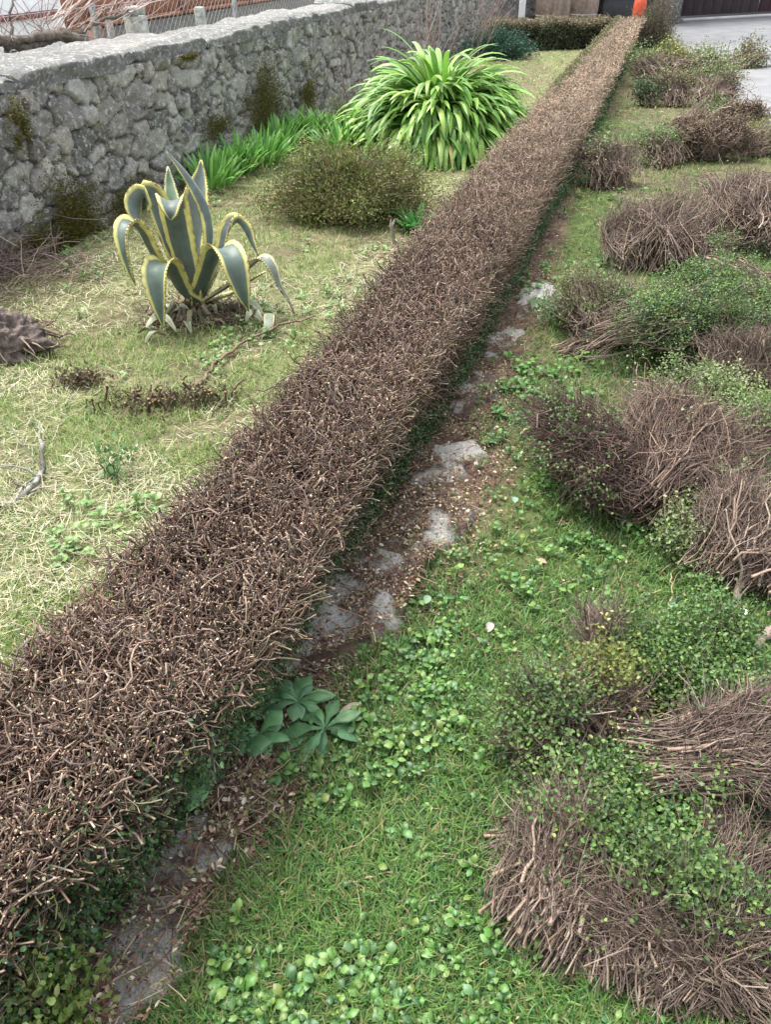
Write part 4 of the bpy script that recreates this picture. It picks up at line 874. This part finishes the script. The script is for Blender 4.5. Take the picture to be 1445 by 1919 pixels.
# chopped shrub stubs on left lawn
def stubs(label, px, py, n, h, w):
    c = W(px, py); t = thing('shrub_stub', label, 'stump', c, 'chopped shrub stubs on the left lawn'); g = Geo(); P0 = c+np.c_[NR(0, w, n), NR(0, w*.5, n), np.zeros(n)]
    P = wander(P0, np.c_[NR(0, .45, (n, 2)), np.ones(n)], U(.4*h, h, n), 5, .18); P[:, 1:, 2] = np.maximum(P[:, 1:, 2], .005)
    cs = pal([(.09, .065, .045), (.14, .11, .07), (.07, .06, .03)], n); rs = U(.002, .008, n)
    for i in range(n):
        g = Geo(); tubes(g, P[i:i+1], rs[i]*np.linspace(1, .75, 5)[None], np.tile(cs[i], (1, 5, 1)), 5, A(.25, .18, .1)[None]); g.build('cut_stem', M_twig, t)
    g = Geo(); m = 500; leaves(g, c+np.c_[NR(0, w*1.3, m), NR(0, w*.7, m), np.abs(NR(.0, .03, m))+.01], rdir(m)+A(0, 0, .5), rdir(m), U(.01, .03, m), U(.002, .006, m), pal([(.12, .13, .05), (.16, .11, .07), (.08, .05, .04)], m))
    g.build('foliage', M_leaf, t)
stubs('chopped clump of dark woody stubs in the dry grass below the agave', 275, 765, 34, .11, .09)
stubs('second chopped woody stub nearer the hedge', 375, 760, 24, .12, .07)
stubs('small cut stub on the dry left lawn near the root stump', 150, 722, 8, .06, .04)
# uprooted stump at left edge
def root_stump():
    c = W(28, 668); t = thing('root_stump', 'uprooted brown root stump with soil at the left edge of the lawn', 'stump', c)
    nu, nv = 90, 60; a = np.linspace(0, 2*pi, nu, endpoint=False)[None]; b = np.linspace(-.15, pi/2, nv)[:, None]
    d = np.stack([np.cos(a)*np.cos(b), np.sin(a)*np.cos(b), np.sin(b)+0*a], -1); n = fbm(d*2.3+3, 5, 5); q = 1-np.abs(vn(d*5, 8)-.5)*2
    R = .45+.8*n+.25*q+.35*(fbm(d*9, 15, 4)-.5)-.25*sst(.62, .75, vn(d*4, 19)); P = c+A(-.10, .04, 0)+d*R[..., None]*A(.24, .15, .18); P[..., 2] = np.maximum(P[..., 2], -.02)
    i = np.arange(nu*nv).reshape(nv, nu); j = np.roll(i, -1, 1)
    C = A(.15, .12, .105)*(.25+1.5*fbm(d*8, 9)[..., None]); g = Geo().add(P, C, Q=np.stack([i[:-1], j[:-1], j[1:], i[1:]], -1)); g.build('stump_wood', M_bark, t)
    n = 70; az = U(0, 2*pi, n); B = c+A(-.06, .06, 0)+np.stack([np.cos(az)*.2, np.sin(az)*.14, U(.03, .14, n)], -1)
    P = wander(B, np.stack([np.cos(az), np.sin(az), U(-.8, .1, n)], -1), U(.06, .2, n), 6, .3, .15); P[..., 2] = np.maximum(P[..., 2], .008)
    g = Geo(); tubes(g, P, U(.0015, .006, n)[:, None]*np.linspace(1.2, .3, 6), np.repeat(pal([(.18, .13, .1), (.28, .22, .16), (.1, .07, .055)], n)[:, None], 6, 1), 5); g.build('roots', M_twig, t)
root_stump()
def brush_pile():
    c = W(55, 520); t = thing('brush_pile', 'heap of dry grey brown prunings at the wall foot on the left edge', 'prunings', c); n = 420
    P0 = c+np.c_[NR(-.15, .28, n), NR(.0, .16, n), np.abs(NR(0, .07, n))+.01]; az = U(0, 2*pi, n)
    P = wander(P0, np.stack([np.cos(az), np.sin(az), U(-.1, .6, n)], -1), U(.1, .4, n), 6, .16, .03); P[..., 2] = np.maximum(P[..., 2], .01)
    k = wd(P[..., 0], P[..., 1]) < .04; sh = np.where(k, .04-wd(P[..., 0], P[..., 1]), 0); P[..., 0] += sh*WN[0]; P[..., 1] += sh*WN[1]
    g = Geo(); tubes(g, P, U(.001, .0035, n)[:, None]*np.linspace(1, .5, 6), np.repeat(pal([(.2, .15, .13), (.28, .22, .18), (.13, .09, .08)], n)[:, None], 6, 1), 4); g.build('twigs', M_twig, t)
brush_pile()
# bare shrub against the wall behind the agapanthus
def bare_shrub(label, px, py, n, h, lean, spread):
    c = W(px, py); t = thing('bare_shrub', label, 'shrub', c, 'leafless shrubs against the wall'); 
    P = wander(c+np.c_[NR(0, .1, n), NR(0, .06, n), np.zeros(n)], np.c_[NR(lean, spread, n), NR(-.1, .15, n), np.ones(n)], U(.5*h, h, n), 9, .09)
    g = Geo(); tubes(g, P, U(.004, .008, n)[:, None]*np.linspace(1.2, .3, 9), np.repeat(pal([(.3, .22, .2), (.22, .16, .15), (.38, .32, .28)], n)[:, None], 9, 1), 4)
    m = n*5; i = rng.integers(0, n, m); j = rng.integers(2, 8, m); Q = wander(P[i, j], norm(P[i, j]-P[i, j-1])+rdir(m)*.5, U(.1, .4, m), 5, .12)
    tubes(g, Q, np.full((m, 5), .0028)*np.linspace(1, .5, 5), np.repeat(pal([(.3, .23, .21), (.24, .18, .16)], m)[:, None], 5, 1), 3); g.build('branches', M_twig, t)
bare_shrub('leafless twiggy shrub rising behind the agapanthus', 800, 168, 16, 1.6, .25, .3)
bare_shrub('leafless shrub with long arching stems near the white post', 895, 112, 12, 1.7, .4, .3)
bare_shrub('thin bare stems against the wall left of the agapanthus', 668, 218, 4, .9, -.1, .15)

# small pale things on the lawn
def flat_leaf(label, px, py, L, w, az, col, z=.03, name='fallen_leaf', curl=.3, group='single leaves lying on the lawn'):
    c = W(px, py); az = radians(az); k = 8; s = np.linspace(-.5, .5, k); d = A(cos(az), sin(az), 0)
    P = c+d*(s*L)[:, None]+A(0, 0, 1)*(z+curl*L*(.25-s*s))[:, None]; g = Geo()
    strips(g, P[None], (w*np.interp(s, [-.5, -.3, 0, .3, .5], [.05, .7, 1, .7, .05]))[None], A(-sin(az), cos(az), .25)[None], np.tile(A(*col)*.62, (1, k, 1)), -.5, (-1, -.5, 0, .5, 1))
    tag(g.build(name, M_litter, loc=c), label, 'leaf', group)
flat_leaf('curled pale tan dead leaf right of the broadleaf weeds', 657, 1342, .062, .008, 30, (.62, .52, .38))
flat_leaf('narrow whitish dead leaf standing in the grass', 659, 1473, .045, .006, 110, (.62, .56, .42))
flat_leaf('pinkish white curled petal on the weeds', 916, 1190, .04, .012, 70, (.6, .5, .42))
flat_leaf('pale blue green leaf lying flat on the grass near the brown heap', 962, 950, .035, .014, 90, (.32, .48, .36), curl=.1)
flat_leaf('pale green leaf lying by the edge of the litter', 800, 1138, .036, .012, 70, (.35, .5, .32), curl=.1)
flat_leaf('round pale green leaf above the spreading green chunk', 1257, 1148, .03, .013, 10, (.35, .55, .36), curl=.1)
flat_leaf('small tan dead leaf on the grass above the cut log', 1013, 1066, .035, .008, -30, (.55, .42, .28))
def daisy(label, px, py, r):
    c = W(px, py); t = thing('daisy', label, 'flower', c, 'small white daisies in the grass'); n = 22; az = np.arange(n)*2*pi/n
    g = Geo(); B = np.tile(c+A(0, 0, .05), (n, 1)); leaves(g, B, np.stack([np.cos(az), np.sin(az), np.full(n, .1)], -1), np.tile(A(0, 0, 1), (n, 1)), r, r*.22, pal([(.85, .85, .82)], n, .03, .01)); g.build('petals', M_litter, t)
    g = Geo(); n = 40; leaves(g, c+A(0, 0, .052)+np.c_[NR(0, r*.13, (n, 2)), U(0, .003, n)], rdir(n)+A(0, 0, 1), rdir(n), .003, .0015, pal([(.7, .55, .08)], n)); g.build('centre', M_litter, t)
    g = Geo(); tubes(g, np.array([[c, c+A(.004, 0, .025), c+A(0, 0, .05)]]), np.full((1, 3), .0012), np.tile(A(.12, .25, .06), (1, 3, 1)), 4); g.build('stem', M_leaf, t)
daisy('white daisy in the grass below the forked stem', 1385, 1170, .013)
daisy('lower of two small white daisies beside the spreading green chunk', 1408, 1312, .012)
daisy('upper of two small white daisies beside the spreading green chunk', 1411, 1296, .011)

# ------------------------------------------------------------------ neighbour's yard behind the wall
def vp_pt(px, py, d): return onwallplane(px, py, -d)
def neighbour():
    # long low building parallel to the wall: roughcast base, timber fascia, white panels at the left
    d = 2.6; ax = WD
    def at(s, dd, z): p = WP+WD*s-WN*dd; return (p[0], p[1], z)
    def s_of(px, py, dd): q = vp_pt(px, py, dd); return (q[:2]-WP)@WD, q[2]
    s0, z0 = s_of(120, 95, d); s1, z1 = s_of(470, 0, d); zz = s_of(350, 22, d)[1]
    t = thing('outbuilding', 'low outbuilding with brown timber fascia above a grey roughcast wall, behind the stone wall', 'building', at(4, d, 0))
    a0 = s_of(100, 60, d)[0]; a1 = 16
    g = Geo(); box(g, at((a0+a1)/2, d+.6, zz/2-.02), a1-a0, 1.2, zz-.02, ax, (.22, .22, .21)); g.build('wall', M_rough, t)
    g = Geo(); box(g, at((a0+a1)/2, d-.04, zz+.13), a1-a0, .06, .26, ax, (.24, .10, .055)); box(g, at((a0+a1)/2, d-.08, zz+.015), a1-a0, .05, .04, ax, (.30, .14, .08)); g.build('fascia', M_wood, t)
    g = Geo(); box(g, at((a0+a1)/2, d+.7, zz+.34), a1-a0, 1.5, .1, ax, (.3, .16, .11)); g.build('roof', M_rough, t)
    for s in np.arange(a0+.6, 14, 1.9):
        g = Geo(); box(g, at(s, d-.1, zz+.15), .12, .05, .28, ax, (.22, .09, .06)); g.build('bracket', M_wood, t)
    # white panelled shed further left
    t = thing('white_shed', 'bright white panelled shed with maroon trim behind the wall at the upper left', 'shed', at(-2, 2.6, 0))
    b1 = s_of(120, 40, 2.4)[0]; zb = s_of(60, 28, 2.4)[1]
    g = Geo(); box(g, at(b1-2.6, 3.3, .75), 5.2, 1.8, 1.5, ax, (.82, .83, .84)); g.build('wall', M_plain, t)
    g = Geo(); box(g, at(b1-.6, 2.385, zb), 1.0, .04, .05, ax, (.22, .08, .08)); g.build('trim', M_wood, t)
    g = Geo(); box(g, at(b1-2.6, 3.3, 1.56), 5.5, 2.1, .1, ax, (.6, .6, .6)); g.build('roof', M_plain, t)
    g = Geo(); box(g, at(b1-2.6, 2.37, .18), 5.2, .05, .36, ax, (.03, .06, .05)); g.build('plinth', M_plain, t)
    for s in (b1-2.9, b1-1.75): g = Geo(); box(g, at(s, 2.39, .9), .012, .03, 1.1, ax, (.5, .5, .52)); g.build('panel_joint', M_plain, t)
    # timber posts and a lean-to
    for l_, px, py, w, col, dd in [('brown square timber post behind the wall, beside the vine trunk', 180, 70, .09, (.3, .17, .13), 1.0), ('thin grey timber post behind the wall right of the brown one', 207, 60, .05, (.3, .27, .25), 1.1),
                              ('concrete post with a notched top just behind the wall', 255, 45, .14, (.36, .37, .33), .75), ('slim grey concrete post further along behind the wall', 375, 32, .08, (.3, .31, .28), .8),
                              ('leaning grey post at the left edge behind the wall', 22, 105, .06, (.34, .34, .35), .75)]:
        s, z = s_of(px, py, dd); s_top = {255: 28, 180: 48, 207: 34, 375: 12, 22: 92}[px]; zt = s_of(px, s_top, dd)[1]
        t = thing('fence_post', l_, 'post', at(s, dd, 0)); g = Geo(); box(g, at(s, dd, zt/2), w, w, zt, ax, col, bev=.01); g.build('shaft', M_rough, t)
        if px == 255:
            for q in (-.05, .05): g = Geo(); box(g, at(s+q, dd, zt+.03), .035, .12, .06, ax, (.42, .43, .4)); g.build('prong', M_rough, t)
    # wire mesh
    t = thing('wire_fence', 'galvanised diamond wire mesh fence running close behind the stone wall', 'fence', at(3, .85, 0)); g = Geo(); P = []
    for s in np.arange(-3.5, 13, .075):
        for sg in (1, -1):
            a, b = np.array(at(s, .85, .5)), np.array(at(s+sg*.62, .85, 1.12)); P.append(np.linspace(a, b, 2))
    tubes(g, np.array(P), np.full((len(P), 2), .0014), np.full((len(P), 2, 3), .38), 3)
    P = [np.linspace(np.array(at(-4, .85, z)), np.array(at(13.5, .85, z)), 2) for z in (.8, 1.12)]
    tubes(g, np.array(P), np.full((2, 2), .002), np.full((2, 2, 3), .35), 4); g.build('mesh', M_metal, t)
    for s in (-3, -.7, 2.6, 5.0, 7.5, 10, 12.5): g = Geo(); box(g, at(s, .88, .57), .04, .04, 1.14, ax, (.25, .26, .25)); g.build('fence_post', M_rough, t)
    # vine
    t = thing('bare_vine', 'gnarled bare grape vine with reddish canes trained along the fence', 'vine', at(-.2, .7, 0))
    K = [(150, 160, .7), (140, 80, .7), (110, 62, .7), (85, 72, .7), (52, 92, .7), (20, 80, .7), (-20, 78, .7), (-90, 95, .7)]
    def pathpx(K): return np.array([vp_pt(a, b, c) for a, b, c in K])
    def smooth(Q, m=6):
        k = len(Q); s = np.linspace(0, k-1, (k-1)*m+1); P = np.stack([np.interp(s, np.arange(k), Q[:, j]) for j in range(3)], -1)
        for _ in range(4): P[1:-1] = .5*P[1:-1]+.25*(P[:-2]+P[2:])
        return P
    g = Geo()
    K0 = pathpx(K); K0[0, 2] = .0
    for QQ, r0, r1 in ((K0, .045, .03), (pathpx([(150, 75, .72), (120, 68, .66), (80, 66, .66), (45, 74, .66), (8, 75, .7), (-60, 60, .7)]), .035, .02), (pathpx([(8, 80, .7), (14, 100, .7), (18, 125, .7)]), .02, .02),
                       (pathpx([(130, 66, .7), (165, 52, .7), (215, 30, .75), (280, 5, .8)]), .02, .008), (pathpx([(20, 78, .7), (22, 45, .7), (18, 15, .7), (40, -20, .7)]), .01, .006)):
        P = smooth(QQ); n = len(P); P[1:-1] += NR(0, .006, (n-2, 3)); tubes(g, P[None], (np.linspace(r0, r1, n)*(1+NR(0, .09, n)))[None], pal([(.12, .10, .085), (.17, .14, .12)], n)[None], 9)
    g.build('trunk', M_bark, t)
    g = Geo(); n = 42; k = 10
    x0 = U(60, 260, n); y0 = U(30, 70, n)-.1*(x0-60); B = np.array([vp_pt(a, b, .75+U(-.15, .1)) for a, b in zip(x0, y0)])
    D = np.c_[np.outer(np.ones(n), WD*.9)+NR(0, .12, (n, 2)), U(.05, .5, n)]; P = wander(B, D, U(.5, 1.6, n), k, .06, -.01)
    tubes(g, P, U(.002, .0045, n)[:, None]*np.linspace(1.2, .5, k), np.repeat(pal([(.40, .31, .27), (.5, .41, .37), (.32, .24, .21)], n)[:, None], k, 1), 4)
    n = 26; x0 = U(0, 120, n); B = np.array([vp_pt(a, 75, .72) for a in x0]); D = np.c_[np.outer(np.sign(NR(0, 1, n)), WD*.7)+NR(0, .15, (n, 2)), U(.2, 1, n)]
    P = wander(B, D, U(.3, .9, n), k, .15); tubes(g, P, U(.0018, .004, n)[:, None]*np.linspace(1.2, .4, k), np.repeat(pal([(.28, .2, .18), (.4, .3, .27)], n)[:, None], k, 1), 4)
    g.build('canes', M_twig, t)
neighbour()

# ------------------------------------------------------------------ far end: facade, doors, barrels
def far_end():
    a = W(1268, 40); b = W(1445, 30); d = norm(b[:2]-a[:2]); nrm = A(d[1], -d[0])
    def at(s, o, z): p = a[:2]+d*s+nrm*o; return (p[0], p[1], z)
    t = thing('garage', 'garage with a dark maroon boarded door and stone side wall at the far end', 'building', at(3, 0, 0))
    g = Geo(); box(g, at(-.55, -.15, 1.3), 1.1, .3, 2.6, d, (.13, .125, .12)); box(g, at(12, -.15, 1.3), 4, .3, 2.6, d, (.2, .19, .18)); box(g, at(5, -.15, 2.45), 10, .28, .3, d, (.2, .19, .18)); g.build('wall', M_wall, t)
    g = Geo(); box(g, at(5, -2.2, 2.75), 16, 4.6, .2, d, (.2, .1, .07)); g.build('roof', M_rough, t)
    for s, col in ((1.3, (.045, .032, .035)), (4.1, (.06, .028, .034)), (7.1, (.05, .03, .033))):
        g = Geo(); w = 2.75
        for q in range(9): box(g, at(s-w/2+w/18+q*w/9, -.1, 1.19), w/9-.012, .05, 2.2, d, tuple(np.array(col)*U(.85, 1.15)))
        o = g.build('door', M_dark, t)
        g = Geo(); box(g, at(s, -.055, .5), w, .03, .12, d, (.05, .035, .037)); g.build('door_rail', M_dark, o)
    g = Geo(); box(g, at(5, .05, .03), 9.8, .12, .045, d, (.5, .48, .46)); g.build('threshold', M_concrete, t)
    # stone garden wall left of the garage
    t = thing('back_wall', 'dark weathered stone wall closing the garden behind the barrels', 'wall', at(-3.2, 0, 0)); L0 = np.linalg.norm(np.array(wallpt(WS1, 0)[:2])-a[:2])
    s = np.arange(-5.2, -1.1, .03); z = np.arange(0, 2.2, .03); S, Z_ = np.meshgrid(s, z); nz = fbm(np.stack([S*5, Z_*8], -1), 5)
    o_ = -.1+(nz-.5)*.12; P = np.stack([a[0]+d[0]*S+nrm[0]*o_, a[1]+d[1]*S+nrm[1]*o_, Z_], -1); i = np.arange(S.size).reshape(S.shape)
    g = Geo().add(P, A(.17, .155, .15)*(.5+nz[..., None]), Q=np.stack([i[:-1, :-1], i[:-1, 1:], i[1:, 1:], i[1:, :-1]], -1)); box(g, at(-3.15, -.36, 1.1), 4.1, .4, 2.2, d, (.16, .15, .145)); g.build('stonework', M_wall, t)
    def barrel(label, px, Yo):
        c = WY(px, 30, Yo)*A(1, 1, 0); t = thing('barrel', label, 'barrel', c, 'wooden barrels by the back wall'); k = 14; zz = np.linspace(0, .9, k); R = .27+.07*np.sin(zz/.9*pi)
        g = Geo(); m = 28; aa = np.arange(m)*2*pi/m; V = np.stack([c[0]+R[:, None]*np.cos(aa), c[1]+R[:, None]*np.sin(aa), zz[:, None]+0*aa], -1); i = np.arange(k*m).reshape(k, m); j = np.roll(i, -1, 1)
        C = np.tile((A(.22, .17, .14)*(1+U(-.25, .25, (m, 1))))[None], (k, 1, 1)); g.add(V, C, Q=np.stack([i[:-1], j[:-1], j[1:], i[1:]], -1))
        g.add(np.concatenate([V[-1], [c+A(0, 0, .88)]]), A(.16, .12, .1), T=np.stack([np.arange(m), (np.arange(m)+1) % m, np.full(m, m)], -1)); g.build('staves', M_wood, t)
        for z_ in (.08, .28, .62, .82):
            r_ = .27+.07*sin(z_/.9*pi)+.003; g = Geo(); q = np.array([[r_, z_-.02], [r_+.004, z_-.02], [r_+.004, z_+.02], [r_, z_+.02]])
            V = np.stack([c[0]+q[:, :1]*np.cos(aa), c[1]+q[:, :1]*np.sin(aa), q[:, 1:]+0*aa], -1); i = np.arange(4*m).reshape(4, m); j = np.roll(i, -1, 1); i2 = np.roll(i, -1, 0); j2 = np.roll(j, -1, 0)
            g.add(V, A(.25, .23, .22), Q=np.stack([i, j, j2, i2], -1)); g.build('hoop', M_metal, t)
    barrel('left of two old wooden barrels behind the far hedge', 1035, 18.2); barrel('right of two old wooden barrels behind the far hedge', 1088, 18.6)
    # dark bench-like trough
    c = WY(1150, 20, 19.0)*A(1, 1, 0); t = thing('trough', 'dark low trough with a pale rim beside the barrels', 'trough', c); g = Geo(); box(g, (c[0], c[1], .28), .95, .45, .5, d, (.02, .02, .022)); g.build('body', M_dark, t)
    g = Geo(); box(g, (c[0], c[1], .56), 1.0, .5, .05, d, (.2, .18, .18)); g.build('rim', M_wood, t)
    # orange gas bottle
    c = WY(1199, 18, 17.6)*A(1, 1, 0); t = thing('gas_bottle', 'orange gas bottle standing behind the far end of the hedge', 'gas bottle', c); prof = [(0.0, 0.0), (.11, 0), (.12, .03), (.12, .5), (.11, .57), (.08, .62), (.03, .64), (.0, .64)]
    def lathe(g, c, prof, col, m=24):
        aa = np.arange(m)*2*pi/m; q = np.array(prof); V = np.stack([c[0]+q[:, :1]*np.cos(aa), c[1]+q[:, :1]*np.sin(aa), q[:, 1:]+0*aa], -1); k = len(q); i = np.arange(k*m).reshape(k, m); j = np.roll(i, -1, 1)
        g.add(V, A(*col), Q=np.stack([i[:-1], j[:-1], j[1:], i[1:]], -1)); return g
    lathe(Geo(), c, prof, (.6, .09, .04)).build('cylinder', M_plain, t); lathe(Geo(), c, [(.09, .6), (.1, .6), (.1, .74), (.09, .74), (.09, .6)], (.7, .1, .03)).build('collar', M_plain, t)
    lathe(Geo(), c, [(0, .63), (.02, .63), (.02, .7), (0, .7)], (.5, .45, .3)).build('valve', M_metal, t)
    # white post
    c = WY(976, 50, 15.55)*A(1, 1, 0); t = thing('white_post', 'slim white painted post standing at the left end of the far hedge', 'post', c); g = Geo(); box(g, (c[0], c[1], .9), .1, .08, 1.8, (1, 0), (.8, .8, .82), bev=.012); g.build('shaft', M_plain, t)
    g = Geo(); box(g, (c[0], c[1], 1.82), .13, .11, .04, (1, 0), (.7, .7, .72)); g.build('cap', M_plain, t)
    # gate pier
    c = np.array(at(-.75, .35, 0)); t = thing('gate_pier', 'rough dark stone pier left of the garage door', 'pier', c); g = Geo(); box(g, c+A(0, 0, 1.0), .5, .5, 2.0, d, (.12, .115, .11), bev=.03); g.build('shaft', M_wall, t)
    g = Geo(); box(g, c+A(0, 0, 2.05), .58, .58, .1, d, (.2, .19, .18), bev=.02); g.build('cap', M_slab, t)
far_end()
